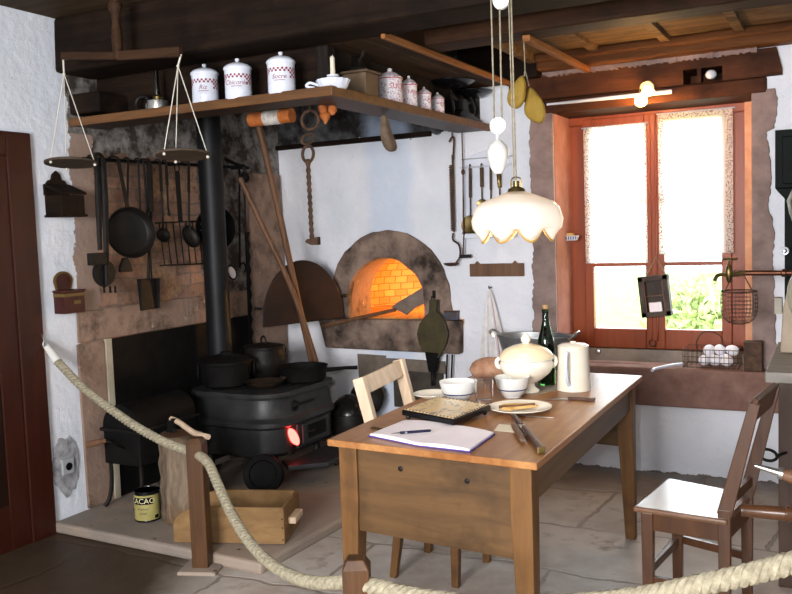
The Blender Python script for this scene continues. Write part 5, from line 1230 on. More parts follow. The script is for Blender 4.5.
# dark green wall panel
gx0 = W(775, 150, .06).x; z1_, z0_ = W(778, 130, .06).z, W(780, 196, .06).z
t = thing('green_cabinet', 'dark glossy green wall cabinet at the right edge', 'cabinet', (gx0+.2, YB, z0_))
b = MB(); b.bb(gx0, gx0+.5, YB-.06, YB-.002, z0_+.04, z1_); b.prism([(gx0, YB-.06, z0_+.04), (gx0+.05, YB-.06, z0_-.02), (gx0+.5, YB-.06, z0_-.02), (gx0+.5, YB-.06, z0_+.04)], (0, .058, 0)); b.obj('carcass', 'greenblack', t, bev=.004)
b = MB(); b.bb(gx0+.035, gx0+.24, YB-.072, YB-.058, z0_+.06, z1_-.035); b.obj('door', 'greenblack', t, bev=.006)
b = MB(); b.bb(gx0+.045, gx0+.09, YB-.05, YB-.002, z0_-.8, z0_-.0); tag(b.obj('green_post', 'greenblack'), 'thin dark green strip running down below the green cabinet', 'strip')
# wire basket hanging from the tap
ct = ony(739, 291, TY-.01); R = 16.5*mpp(ct)
t = thing('hanging_wire_basket', 'fine wire basket hanging from the brass tap', 'basket', ct+V((0, 0, -.16)))
b = MB(); prof = [(1, 0), (1.04, -.02), (1.06, -.04), (1.07, -.06), (1.07, -.08), (1.04, -.1), (.98, -.12), (.86, -.14), (.6, -.158), (.3, -.165)]
for f, z in prof: b.ring(ct+V((0, 0, z)), R*f, .0014 if z else .004, n=28, k=5)
for i in range(30): a = 2*PI*i/30; b.tube([ct+V((R*f*math.cos(a), R*f*math.sin(a), z)) for f, z in prof], .0009, 5)
b.obj('wire_cage', 'rust', t)
b = MB(); tp = V((ct.x-.01, TY, p1.z+.014)); b.tube([ct+V((-R*.8, 0, 0)), tp+V((-.01, 0, 0)), tp+V((.02, 0, 0)), ct+V((R*.75, 0, 0))], .003, 6); b.obj('bail', 'rust', t)

CTZ = .855
# ------------------------------------------------------------------ counter on the right with wheel machine
a = onz(765, 372, CTZ); 
CX, CY0, CY1 = a.x, a.y, 4.45
t = thing('kitchen_counter', 'grey-topped dark wooden counter at the right edge', 'counter', (CX+.4, (CY0+CY1)/2, 0))
b = MB(); b.prism([(CX, CY0, CTZ-.042), (CX+.9, CY0, CTZ-.042), (CX+.9, CY1, CTZ-.042), (CX-.01, CY1, CTZ-.042)], (0, 0, .042)); b.obj('worktop', 'counter', t, bev=.004)
b = MB(); b.bb(CX+.045, CX+.88, CY0+.03, CY0+.06, 0.0, CTZ-.042); b.bb(CX+.045, CX+.075, CY0+.06, CY1-.03, 0, CTZ-.042); b.bb(CX+.045, CX+.88, CY1-.06, CY1-.03, 0, CTZ-.042); b.obj('side_panel', 'counter_side', t, bev=.003)
c = onz(782, 354, CTZ); GY = c.y+.02
t = thing('wooden_grinder', 'pale wooden machine block standing on the counter corner', 'machine', (c.x+.12, GY+.1, CTZ))
x0 = onv(780, 335, (-1, GY), (1, GY)).x
b = MB(); b.prism([(x0, GY, CTZ+.002), (x0+.3, GY, CTZ+.002), (x0+.3, GY, CTZ+.28), (x0+.03, GY, CTZ+.28), (x0+.012, GY, CTZ+.2)], (0, .2, 0)); b.obj('body', plain('beech', '8a7a66', '9c8c76', 8, .5), t, bev=.006)
b = MB(); b.ring((x0+.2, GY-.03, CTZ+.26), .16, .012, (0, 1, 0), n=40); b.tube([(x0+.2, GY-.03, CTZ+.26), (x0+.2, GY+.02, CTZ+.26)], .016)
for k_ in range(5): b.tube([(x0+.2, GY-.03, CTZ+.26), (x0+.2+.16*math.cos(k_*1.2566+.3), GY-.03, CTZ+.26+.16*math.sin(k_*1.2566+.3))], .008)
b.box((x0-.012, GY+.1, CTZ+.2), (.03, .07, .07)); b.obj('wheel', plain('grey_wheel', '77705f', '8d8675', 8, .4), t)
# tools clamped at the counter front
ty = 2.55
t = thing('crank_handle', 'brown turned wooden handle poking in from the right', 'crank handle', ony(770, 512, ty))
a, e = ony(741.5, 510, ty), ony(800, 515, ty); b = MB(); d = (e-a).normalized(); Lh = (e-a).length; s_ = mpp(a)
b.lathe([(0, 0), (6.2*s_, 0), (6.6*s_, .003), (6.2*s_, .006), (6.8*s_, Lh*.5), (7*s_, Lh*.76), (8.3*s_, Lh*.78), (8.3*s_, Lh*.82), (7.2*s_, Lh*.85), (7.2*s_, Lh*1.2), (0, Lh*1.2)], a, 24, d); b.obj('grip', 'chair', t)
b = MB(); q = a+d*Lh*1.2; b.tube([q, q+d*.1, V((.42, ty+.1, q.z)), V((.42, CY0+.03, q.z+.1))], .012); b.obj('spindle', 'iron', t)
t = thing('sharpening_steel', 'metal-tipped tool with wooden handle pointing left at right edge', 'tool', ony(775, 470, ty))
a, e = ony(755, 465.5, ty), ony(783, 474, ty); d = (e-a).normalized(); Lh = (e-a).length; b = MB()
b.lathe([(0, -.002), (.006, 0), (.011, Lh), (0, Lh)], a, 16, d); b.lathe([(.012, Lh*.82), (.016, Lh*.84), (.017, Lh*1.0), (.013, Lh*1.02)], a, 16, d); b.obj('shaft', 'steel', t)
b = MB(); b.lathe([(0, Lh), (.015, Lh), (.022, Lh+.05), (.02, Lh+.14), (0, Lh+.15)], a, 18, d); b.tube([a+d*(Lh+.14), V((.40, ty+.2, a.z-.05)), V((.40, CY0+.03, a.z))], .01); b.obj('handle', 'tan', t)
c = ony(768, 455, CY0-.03); b = MB(); b.ring(c, .032, .006, (.2, -.5, 1), sx=1, n=20); b.tube([c+V((.03, 0.0, 0)), V((c.x+.06, CY0+.03, c.z))], .006); tag(b.obj('iron_ring_handle', 'iron'), 'black iron ring on the counter side panel', 'ring')

# ------------------------------------------------------------------ hanging lamp
LX, LYY = -1.20, 3.08
c = ony(517, 215, LYY); s_ = mpp(c); LX = c.x; R = 45.5*s_
zt_ = ony(516, 192, LYY).z; zm = ony(516, 203, LYY).z; zw = ony(516, 220, LYY).z; zl_ = ony(516, 240, LYY).z
t = thing('pendant_lamp', 'white scalloped glass pendant lamp over the table', 'lamp', (LX, LYY, zl_))
n_ = 96; lobes = 8
def shl(r_, z, wv, rad=0): return [V((LX+r_*(1+rad*math.cos(lobes*2*PI*i/n_+.6))*math.cos(2*PI*i/n_), LYY+r_*(1+rad*math.cos(lobes*2*PI*i/n_+.6))*math.sin(2*PI*i/n_), z+wv*abs(math.cos(lobes*PI*i/n_+.3))**1.0*-1)) for i in range(n_)]
b = MB(); b.loft([shl(.03, zt_, 0), shl(R*.4, zt_-(zt_-zm)*.35, 0), shl(R*.80, zm, 0, .008), shl(R*.92, zm-.02, 0, .01), shl(R, zw, 0, .012), shl(R*.97, zw-.03, .0, .02), shl(R*.86, zl_+.05, .03, .02), shl(R*.80, zl_+.045, .045, .02)], cap=False)
b.obj('shade', 'opal', t, solid=.005)
b = MB(); b.loft([shl(R*.805, zl_+.044, .046, .02), shl(R*.795, zl_+.036, .046, .02)], cap=False); b.obj('rim', plain('ochre_rim', 'b08a4a', None, rough=.5), t, solid=.004)
b = MB(); b.lathe([(.035, zt_-.004), (.03, zt_+.012), (.012, zt_+.02), (.012, zt_+.04), (0, zt_+.042)], (LX, LYY, 0), 20); b.tube(smooth_path([(LX-.02, LYY, zt_+.015), (LX-.015, LYY, zt_+.05), (LX+.015, LYY, zt_+.05), (LX+.02, LYY, zt_+.015)]), .003); b.obj('cap', 'brass', t)
zc2 = ony(498, 122, LYY-.02).z
pw = ony(498, 158, LYY-.02); 
b = MB(); a = ony(511, 3, LYY); b.tube([(LX, LYY, zt_+.045), V((a.x, LYY, ZC-.06))], .0035, 6); a2 = ony(491, 5, LYY); a3 = ony(500, 5, LYY)
b.tube([ony(494.5, 124, LYY), V((a2.x, LYY, ZC-.06))], .0035, 6); b.tube([ony(502, 124, LYY), V((a3.x, LYY, ZC-.06))], .0035, 6); b.tube([(LX-.008, LYY, zt_+.045), V((a.x-.01, LYY, ZC-.06))], .0025, 6); b.obj('cords', 'rope', t)
b = MB(); b.lathe([(0, -.006), (.03, -.008), (.026, 0), (.03, .008), (0, .006)], ony(498, 126, LYY), 24, (.25, -1, 0)); b.obj('pulley', 'white_china', t)
s2 = mpp(pw); b = MB(); b.lathe([(0, 17*s2), (4*s2, 17*s2), (9*s2, 12*s2), (11*s2, 6*s2), (10.4*s2, 0), (8*s2, -9*s2), (4.5*s2, -15.5*s2), (0, -16.5*s2)], pw+V((0, 0, -.0)), 32); b.tube([pw+V((0, 0, 16.5*s2)), ony(498, 130, LYY)], .006); b.obj('counterweight', 'white_china', t)
b = MB(); b.tube([pw+V((0, 0, -16*s2)), pw+V((.004, 0, -30*s2))], .008); b.obj('weight_tail', 'brass', t)
b = MB(); b.lathe([(0, 0), (.05, 0), (.045, -.03), (.02, -.06), (0, -.06)], (a.x-.03, LYY, ZC), 20); b.obj('ceiling_rose', 'white_china', t)
b = MB(); b.lathe([(0, -.008), (.03, -.01), (.026, 0), (.03, .01), (0, .008)], ony(501, 1, LYY), 24, (.25, -1, 0)); b.obj('pulley', 'white_china', t)

# dried leather pouches
def pouch(px, pts, label, Yp, bx):
    b = MB(); c = sum((V(ony(x, y, Yp)) for x, y in pts), V())/len(pts); P_ = [ony(x, y, Yp) for x, y in pts]
    lo = []
    for f, d in ((.55, -.026), (.9, -.016), (1, 0), (.9, .014), (.55, .022)): lo.append([c+(p-c)*f+V((0, d, 0)) for p in P_])
    b.loft(lo); b.wobble(.006, 14); t = thing('leather_pouch', label, 'pouch', c+V((0, 0, -.1)), 'ochre pouches hanging from the beam'); b.obj('skin', 'leather', t, sub=1)
    tp = P_[0]; b = MB(); b.tube([tp+V((0, 0, -.02)), ony(525, 70, Yp), V((ony(524, 62, Yp).x, Yp, 2.43))], .003); b.obj('string', 'rope', t)
PYY = 3.95
pouch(1, [(524, 72), (519, 79), (510, 86), (506.5, 95), (507, 104), (513, 111), (521, 109), (526, 100), (527, 84)], 'left rounder ochre leather pouch hanging near the lamp cords', PYY, 0)
pouch(2, [(529, 82), (526, 95), (523, 110), (525, 118), (541, 127), (546, 120), (546.5, 104), (539, 94)], 'right longer ochre leather pouch hanging near the lamp cords', PYY+.06, 0)
# ------------------------------------------------------------------ the table
FL, FR, BR, BL = V((-1.562, 2.446, 0)), V((-.807, 2.404, 0)), V((-.820, 3.965, 0)), V((-1.575, 4.0, 0))
TT = .024
t = thing('kitchen_table', 'long walnut table with deep end panels and tapered legs', 'table', ((FL+BR)/2))
b = MB(); b.prism([p+V((0, 0, ZT-TT)) for p in (FL, FR, BR, BL)], (0, 0, TT)); b.obj('tabletop', 'table', t, bev=.004)
ex = (FR-FL).normalized(); ey = (BR-FR).normalized()
ins = .028
cs = {'fl': FL+ex*ins+ey*ins, 'fr': FR-ex*ins+ey*ins, 'br': BR-ex*ins-ey*ins, 'bl': BL+ex*ins-ey*ins}
W0 = .072
sg = {'fl': (1, 1), 'fr': (-1, 1), 'br': (-1, -1), 'bl': (1, -1)}
def sq(p, sx, sy, w, z): return [p+V((0, 0, z)), p+ex*sx*w+V((0, 0, z)), p+ex*sx*w+ey*sy*w+V((0, 0, z)), p+ey*sy*w+V((0, 0, z))]
zpan = ony(371, 531, 2.49).z
for k_ in ('fl', 'fr', 'br', 'bl'):
    p = cs[k_]; sx, sy = sg[k_]; b = MB(); b.loft([sq(p, sx, sy, W0, ZT-TT), sq(p, sx, sy, W0, ZT-.2), sq(p, sx, sy, .046, 0)], smooth=False); b.obj('leg', 'table_z', t, bev=.004)
for a, c_, s_ in (('fl', 'fr', 1), ('bl', 'br', -1)):
    p0 = cs[a]+ey*s_*.012+ex*(W0-.004); p1 = cs[c_]+ey*s_*.012-ex*(W0-.004)
    b = MB(); b.prism([p0+V((0, 0, zpan)), p1+V((0, 0, zpan-.006)), p1+V((0, 0, ZT-TT)), p0+V((0, 0, ZT-TT))], ey*s_*.022); pn = b.obj('end_panel', 'table_x', t)
    if a == 'fl':
        b = MB()
        for px, py in ((402, 468), (470, 479)):
            q = ony(px, py, p0.y); q.y = p0.y+(p1.y-p0.y)*(q.x-p0.x)/(p1.x-p0.x)
            b.lathe([(0, -.001), (.009, -.001), (.009, .002), (.004, .004), (0, .004)], q, 12, -ey)
        b.obj('wood_pegs', 'iron', pn)
m['table_y'] = wood('side_rail_wood', '54402e', '6b543b', 1, 1.6, 10, .45, .15)
for a, c_, s_ in (('fr', 'br', -1), ('fl', 'bl', 1)):
    p0 = cs[a]+ex*s_*.012+ey*(W0-.004); p1 = cs[c_]+ex*s_*.012-ey*(W0-.004)
    b = MB(); b.prism([p0+V((0, 0, ZT-.15)), p1+V((0, 0, ZT-.15)), p1+V((0, 0, ZT-TT)), p0+V((0, 0, ZT-TT))], ex*s_*.022); b.obj('side_rail', 'table_y', t)

def T(px, py, z=ZT): return onz(px, py, z)
# guest book
t = thing('guest_book', 'open guest book with blank pages and violet cover on table', 'book', T(430, 437))
A, B, C_, D_ = T(369, 437), T(470, 453.5), T(499.5, 433), T(408, 420)
A, B, C_, D_ = V((-1.445, 2.525, ZT)), V((-1.035, 2.445, ZT)), V((-1.045, 2.685, ZT)), V((-1.43, 2.755, ZT))
ml, mf = T(416.5, 446.5), T(448, 427.8); ml.z = mf.z = ZT
b = MB(); b.prism([p+V((0, 0, .001)) for p in (A, ml, B, C_, mf, D_)], (0, 0, .004)); b.obj('cover', 'cover', t)
def pages(a0, a1, c1, c0, hump):
    b = MB()
    def top(u, v):
        p = a0.lerp(a1, u).lerp(c0.lerp(c1, u), v); return (p.x, p.y, ZT+.005+.012*hump(u))
    n = 16; g = [[b.bm.verts.new(V(top(i/n, j/6))) for j in range(7)] for i in range(n+1)]; lo = [[b.bm.verts.new(V((top(i/n, j/6)[0], top(i/n, j/6)[1], ZT+.005))) for j in range(7)] for i in range(n+1)]
    for i in range(n):
        for j in range(6):
            b.quadface([g[i][j], g[i+1][j], g[i+1][j+1], g[i][j+1]], True)
        b.quadface([lo[i][0], lo[i+1][0], g[i+1][0], g[i][0]]); b.quadface([g[i][6], g[i+1][6], lo[i+1][6], lo[i][6]])
    for j in range(6): b.quadface([g[0][j], g[0][j+1], lo[0][j+1], lo[0][j]]); b.quadface([lo[n][j], lo[n][j+1], g[n][j+1], g[n][j]])
    b.obj('pages', 'paper', t)
sh = lambda p: p+(((A+B+C_+D_)/4)-p)*.025
pages(sh(A), ml, mf, sh(D_), lambda u: .35+.65*math.sin(u*PI*.9)**.7 if u > 0 else .35)
pages(ml, sh(B), sh(C_), mf, lambda u: .3+.6*math.sin((1-u)*PI*.85+.12)**.7)
z = ZT+.019; a, e = T(391, 433.5, z+.004), T(431, 430.5, z+.004)
t = thing('fountain_pen', 'dark pen with silver nib lying on the open book', 'pen', a.lerp(e, .5))
b = MB(); b.tube([a.lerp(e, .22), a.lerp(e, .24), a.lerp(e, .95), e], [.0035, .0048, .0045, .003], 10); b.obj('barrel', 'ink', t)
b = MB(); b.tube([a, a.lerp(e, .12), a.lerp(e, .24)], [.0006, .0022, .0034], 8); b.lathe([(.0052, 0), (.0052, .008)], a.lerp(e, .34), 12, e-a); b.obj('nib', 'steel', t)
# paper slip, metal clip
pts = [T(494, 431), T(499, 424.5), T(519, 426.5), T(517, 433)]; b = MB(); b.prism([p+V((0, 0, .001)) for p in pts], (0, 0, .0012)); tag(b.obj('paper_slip', plain('kraft', 'd6cbb6', None, rough=.8)), 'small cream paper slip between book and pocket knives', 'paper')
a, e = T(371, 428, ZT+.004), T(381, 430, ZT+.004); b = MB(); b.tube([a, e], .003); b.tube([a+V((0, .012, 0)), e+V((0, .012, 0))], .003); b.ring(a.lerp(e, .3)+V((0, .006, 0)), .009, .002); tag(b.obj('metal_clip', 'brass'), 'tiny tarnished metal clip left of the open book', 'clip')
# tile trivet
A, B, C_, D_ = V((-1.452, 2.795, ZT)), V((-1.205, 2.705, ZT)), V((-1.172, 2.975, ZT)), V((-1.43, 3.06, ZT))
ctr = (A+B+C_+D_)/4; t = thing('tile_trivet', 'dark framed painted tile trivet on little ball feet', 'trivet', ctr)
b = MB(); 
def shr(f, z): return [ctr+(p-ctr)*f+V((0, 0, z)) for p in (A, B, C_, D_)]
b.loft([shr(.94, .014), shr(1, .018), shr(1, .034), shr(.97, .038)], smooth=False); b.obj('frame', 'black', t)
b = MB(); b.loft([shr(.95, .037), shr(.95, .0395)], smooth=False); b.obj('tile', 'tile', t)
for p in (A, B, C_, D_): b = MB(); q = ctr+(p-ctr)*.86; b.sphere(q+V((0, 0, .0095)), .009, n=12); b.obj('foot', 'black', t)
b = MB()
for p, q in ((A, B), (B, C_), (C_, D_), (D_, A)):
    for i in range(14): r_ = ctr+(p.lerp(q, (i+.5)/14)-ctr)*.93; b.sphere(r_+V((0, 0, .039)), .004, n=6)
b.obj('beading', plain('beading', '7a6652', None, rough=.5), t)
def plate(label, c, R, mt='porcelain', nm='plate'):
    b = MB(); b.lathe([(0, .001), (R*.6, .001), (R*.68, .006), (R, .017), (R, .020), (R*.66, .010), (R*.58, .006), (0, .006)], c, 48); t = thing(nm, label, 'plate', c); b.obj('dish', mt, t); return t
p1 = T(433, 397.5); plate('cream plate mostly hidden behind the tile trivet', p1, 19.5*mpp(p1))
p2 = T(520, 411); R2 = 31.5*mpp(p2); plate('large cream plate carrying a bread slice near table edge', p2, R2)
def bowl(label, c, R, H):
    t = thing('bowl', label, 'bowl', c, 'cream bowls with a blue line')
    b = MB(); b.lathe([(0, 0), (R*.5, 0), (R*.52, .006), (R*.62, H*.12), (R*.88, H*.5), (R, H*.96), (R*1.0, H), (R*.96, H*.97), (R*.84, H*.5), (R*.55, H*.15), (0, H*.1)], c, 44); b.obj('body', 'white_china', t)
    b = MB(); b.lathe([(R*.80+.0008, H*.38), (R*.845+.0008, H*.44)], c, 44); b.obj('blue_line', 'blue_line', t, solid=.0012)
c = T(458.5, 401); c.z = ZT+.001; R = 18.6*mpp(c); bowl('cream bowl with blue line, left of the drinking glass', c, R, .081)
c = T(512.5, 397); c.z = ZT+.001; R = 17.5*mpp(c); bowl('cream bowl with blue line in front of the tureen', c, R, .084)
c = T(484.5, 404); c.z = ZT+.001; t = thing('drinking_glass', 'clear straight drinking glass between the two bowls', 'glass', c)
R = 9.7*mpp(c); b = MB(); b.lathe([(0, 0), (R*.86, 0), (R, .1), (R*.93, .1), (R*.8, .014), (0, .012)], c, 36); b.obj('tumbler', 'glass', t)
c = T(470, 406); b = MB(); b.lathe([(0, 0), (.012, 0), (.013, .012), (.011, .014), (0, .014)], c+V((-.005, .02, .001)), 18); tag(b.obj('small_salt_dish', 'steel'), 'tiny shiny metal cup at the foot of the drinking glass', 'cup')
# loaf
c = T(482, 378); c = V((-1.46, 3.66, ZT+.002)); a = ony(478, 375, 3.68); c.x = a.x+.075
b = MB(); L_ = []
n_ = 20; ax_ = V((.85, .5, 0)).normalized(); sd_ = V((-ax_.y, ax_.x, 0))
for i in range(15):
    f = -1+2*i/14; rr_ = max(.02, (1-abs(f)**2.6)**.5); L_.append([c+ax_*f*.10+sd_*math.cos(2*PI*k/n_)*.075*rr_+V((0, 0, .052+.052*rr_*math.sin(2*PI*k/n_))) for k in range(n_)])
b.loft(L_); b.wobble(.006, 16); tag(b.obj('bread_loaf', 'bread'), 'brown country loaf lying behind the drinking glass', 'bread')
# tureen
c = T(527, 392); c.z = ZT+.001; s_ = mpp(c)*.95; t = thing('soup_tureen', 'large cream footed soup tureen with leaf-knob lid', 'tureen', c)
k_ = s_; lx = V((.886, .463, 0)); ang_ = math.atan2(.463, .886)
prof = [(0, .001), (13, .001), (13.5, 1.5), (9, 5), (8, 9), (16, 13), (24.5, 20), (28.5, 27), (28, 31), (26.5, 33.5), (28.5, 35), (28.5, 36), (24, 36), (24, 30), (12, 14), (0, 12)]
b = MB(); b.lathe([(r_*k_, z_*k_+.001) for r_, z_ in prof], c, 56, sx=1.0, sy=.82, rotz=ang_); b.obj('body', 'porcelain', t)
prof = [(28.8, 36), (29, 37.5), (26.5, 41), (22, 45.5), (14, 49), (5, 51), (0, 51.5)]
b = MB(); b.lathe([(r_*k_, z_*k_+.001) for r_, z_ in prof], c, 56, sx=1.0, sy=.82, rotz=ang_); lid_ = b.obj('lid', plain('warm_porcelain', 'ead6b2', 'e3cda6', 5, .2, coat=.5), t)
b = MB(); b.lathe([(0, 49), (3, 50.5), (5, 54), (5.2, 57), (3.5, 60), (1.2, 62), (0, 62.4)] and [(r_*k_, z_*k_) for r_, z_ in [(0, 49), (3, 50.5), (5, 54), (5.2, 57), (3.5, 60), (1.2, 62), (0, 62.4)]], c, 20); b.obj('knob', 'porcelain', lid_)
for s1 in (-1, 1):
    b = MB(); p = c+lx*s1*27*k_+V((0, 0, 30*k_)); b.tube(smooth_path([p+V((0, 0, -4*k_))-lx*s1*3*k_, p+lx*s1*3*k_+V((0, 0, -2*k_)), p+lx*s1*4*k_+V((0, 0, 3.5*k_)), p+lx*s1*1*k_+V((0, 0, 7*k_))]), [2.2*k_]*25); b.obj('handle', 'porcelain', t)
b = MB()
for i in range(5): a_ = -.4+.28*i; b.sphere(c+V((0, 0, 42*k_))+lx*(22+i*1.5)*k_*math.cos(.15*i)+V((.463, -.886, 0))*(-3+i*3.2)*k_+V((0, 0, -i*1.6*k_)), 3*k_, n=8, sc=(1, .8, .7))
b.obj('flower_ornament', 'white_china', lid_)
# large flat board under the tureen and bottle: grey cloth-bound tray
pts = [T(480, 386), T(533, 395.5), T(578, 389), T(540, 380)]
b = MB(); b.prism([V((p.x, p.y, ZT+.0008)) for p in (T(506, 394), T(540, 394.5), T(563, 389), T(548, 383), T(520, 384))], (0, 0, .001)); tag(b.obj('linen_mat', plain('grey_linen', '9a9080', '878072', 40, .9)), 'grey linen mat under the tureen and bottle', 'mat')
# bottle
c = T(548, 386); c = V((c.x+.01, c.y+.12, ZT+.002)); c = ony(547, 388, 3.62); c.z = ZT+.002; s_ = mpp(c)*.96
t = thing('wine_bottle', 'dark green corked wine bottle behind the tureen', 'bottle', c)
pf = [(0, 0), (8.6, .0), (9, 1), (9, 40), (8.3, 47), (5.5, 57), (3.6, 66), (3.3, 76), (3.8, 76.3), (3.8, 79), (3.2, 79.2)]
b = MB(); b.lathe([(r_*s_, z_*s_) for r_, z_ in pf]+[((r_-.7)*s_, z_*s_) for r_, z_ in ((3.2, 79), (3.3, 66), (5.2, 57), (8, 46.5), (8.6, 40), (8.6, 2))]+[(0, 1.5*s_)], c, 36); b.obj('body', 'bottle', t)
b = MB(); b.lathe([(0, 74*s_), (2.4*s_, 74*s_), (3*s_, 83*s_), (0, 83.4*s_)], c, 16); b.obj('cork', 'cork', t)
# jug
c = T(574, 389.5); c.z = ZT+.001; s_ = mpp(c); t = thing('enamel_jug', 'tall cream cylindrical jug with flat handle right of bottle', 'jug', c)
b = MB(); R = 17*s_; b.lathe([(0, 0), (R, 0), (R*1.0, .004), (R*.98, .012), (R*.9, 43*s_), (R*.92, 44*s_), (R*.86, 44*s_), (R*.9, .02), (0, .015)], c, 44); b.obj('body', plain('jug_enamel', 'ddd6c6', 'd6cdbb', 5, .22, coat=.4), t)
hd_ = V((-.02, -1, 0)); b = MB(); pts = smooth_path([c+hd_*R*.9+V((0, 0, 38*s_)), c+hd_*(R+.025)+V((0, 0, 39*s_)), c+hd_*(R+.035)+V((0, 0, 28*s_)), c+hd_*(R+.02)+V((0, 0, 14*s_)), c+hd_*R*.95+V((0, 0, 7*s_))]); b.tube(pts, .0085); b.obj('handle', 'enamel', t)
b = MB(); b.lathe([(R*.9, 44*s_), (R*.7, 46*s_), (R*.2, 47*s_), (R*.15, 48.5*s_), (0, 48.5*s_)], c, 32); b.obj('lid', 'porcelain', t)
# knives
def knife(label, tip, neck, end, z0=ZT+.003, nm='table_knife', wd=.02):
    a, n_, e = T(*tip, z0), T(*neck, z0), T(*end, z0+.004); t = thing(nm, label, 'knife', n_); d = (n_-a).normalized(); s_ = V((-d.y, d.x, 0))
    b = MB(); b.prism([a, a.lerp(n_, .25)+s_*wd*.5, n_+s_*wd*.5, n_-s_*wd*.45, a.lerp(n_, .2)-s_*wd*.3], (0, 0, .0018)); b.obj('blade', 'steel', t)
    b = MB(); b.beam(n_+V((0, 0, .003)), e, wd*.9, .012, w2=wd*1.1); b.obj('handle', 'knifewood', t, bev=.003)
knife('table knife with dark wooden handle beside the jug', (546, 399.5), (568, 399), (595, 399.5))
knife('thin steel knife half under the large plate', (554, 418), (526, 416), (500, 412.5), nm='steak_knife', wd=.012)
a, n_, e = T(513, 415, ZT+.012), T(524, 428, ZT+.008), T(541, 449, ZT+.016)
t = thing('pocket_knife', 'folded knife with brass-ended dark handle near table corner', 'knife', n_)
b = MB(); b.beam(a+V((0, 0, -.001)), a.lerp(e, .33)+V((0, 0, -.001)), .019, .016); b.beam(a.lerp(e, .42)+V((-.0, 0, .002)), e+V((0, 0, -.004)), .016, .018, w2=.024, h2=.022); b.obj('handle', 'knifewood', t, bev=.006)
b = MB(); b.beam(a.lerp(e, .3), a.lerp(e, .62), .022, .005); b.obj('blade', 'steel', t)
b = MB(); d = (e-a).normalized(); b.beam(e-d*.004+V((0, 0, -.004)), e+d*.006+V((0, 0, -.004)), .0255, .0235); b.obj('brass_end', 'brass', t, bev=.004)
a, e = T(513, 424, ZT+.012), T(522, 439, ZT+.012); b = MB(); b.beam(a, e, .016, .02, w2=.02); t = thing('wood_handle_knife', 'short brown wooden handle lying beside the brass-ended knife', 'knife', a); b.obj('handle', 'tan', t, bev=.005)
b = MB(); b.beam(e, e+(e-a).normalized()*.03, .014, .004); b.obj('blade', 'steel', t)
# bread slice on the plate
sl = [T(494, 410, ZT+.014), T(509, 411.5, ZT+.014), T(512, 408, ZT+.014), T(538, 401, ZT+.014), T(530, 399.5, ZT+.014), T(502, 402, ZT+.014)]
b = MB(); c_ = p2+V((0, 0, .011)); b.prism([p2+V((x*R2, y*R2, .012)) for x, y in ((-.55, -.45), (-.1, -.6), (.0, -.35), (.5, .25), (.35, .4), (-.2, .3), (-.6, .0))], (0, 0, .011)); tag(b.obj('bread_slice', 'crumb', bev=.003), 'pale slice of bread on the large cream plate', 'bread')
a, e = p2+V((-.5*R2, -.52*R2, .024)), p2+V((.42*R2, .2*R2, .024)); b = MB(); b.tube([a, a.lerp(e, .5), e], [.006, .004, .006]); tag(b.obj('wooden_butter_knife', 'tan'), 'thin wooden spreader lying across the bread slice', 'knife')

# ------------------------------------------------------------------ chairs
# chair tucked under the table on the hearth side
gc = onz(394, 579, 0); lg = [onz(394, 577, 0), onz(456, 587, 0), onz(428, 552, 0), onz(487, 562, 0)]
cen = sum(lg, V())/4
t = thing('pale_chair', 'pale wooden chair with open frame back, tucked under the table', 'chair', cen)
SZc = .44
xa, xb = -1.70, -1.34; ya, yb = lg[0].y-.03, lg[2].y+.05
b = MB(); b.bb(xa, xb, ya-.02, yb+.02, SZc-.03, SZc); b.obj('seat', 'chair', t, bev=.006)
tops = [V((xa+.08, ya+.05, SZc-.03)), V((xb-.05, ya+.05, SZc-.03)), V((xa+.08, yb-.05, SZc-.03)), V((xb-.05, yb-.05, SZc-.03))]
for p, q in zip(tops, lg): b = MB(); b.beam(p, q, .046, .046, (0, 1, 0), .03, .03); b.obj('leg', 'table_z', t, bev=.004)
XB = -1.745
A, B = onx(359, 378, XB-.03), onx(398.5, 359.5, XB-.03)
nlo, flo = onx(372, 425, XB+.03), onx(411, 408, XB+.03)
def stile(tp, lo): 
    d = (lo-tp); k_ = (SZc-.02-tp.z)/d.z; return tp+d*k_
sA, sB = stile(A, nlo), stile(B, flo)
for tp, lo in ((A, sA), (B, sB)): b = MB(); b.beam(tp, lo, .032, .05, (1, 0, 0)); b.obj('back_stile', 'palewood', t, bev=.004)
b = MB(); d = V((0, 0, -1)); a1 = A+(sA-A)*.085; b1 = B+(sB-B)*.085; b.beam(a1, b1, .028, .072, (sA-A)); b.obj('top_rail', 'palewood', t, bev=.004)
b = MB(); a1 = A+(sA-A)*.62; b1 = B+(sB-B)*.62; b.beam(a1, b1, .024, .05, (sA-A)); b.obj('lower_rail', 'palewood', t, bev=.004)
b = MB(); b.beam(sA+V((0, 0, -.0)), sB, .05, .04); b.beam(sA.lerp(sB, .2), V((xa+.02, sA.lerp(sB, .2).y, SZc-.02)), .04, .03); b.beam(sA.lerp(sB, .8), V((xa+.02, sA.lerp(sB, .8).y, SZc-.02)), .04, .03); b.obj('seat_back_rail', 'chair', t, bev=.004)

# brown chair on the right
z = .43
P0, P1, P2, P3 = onz(632.5, 506.5, z), onz(668, 477.5, z), onz(753, 494, z), onz(727, 520.5, z)
t = thing('brown_chair', 'brown wooden chair with shiny flat seat right of the table', 'chair', (P0+P2)/2-V((0, 0, z)))
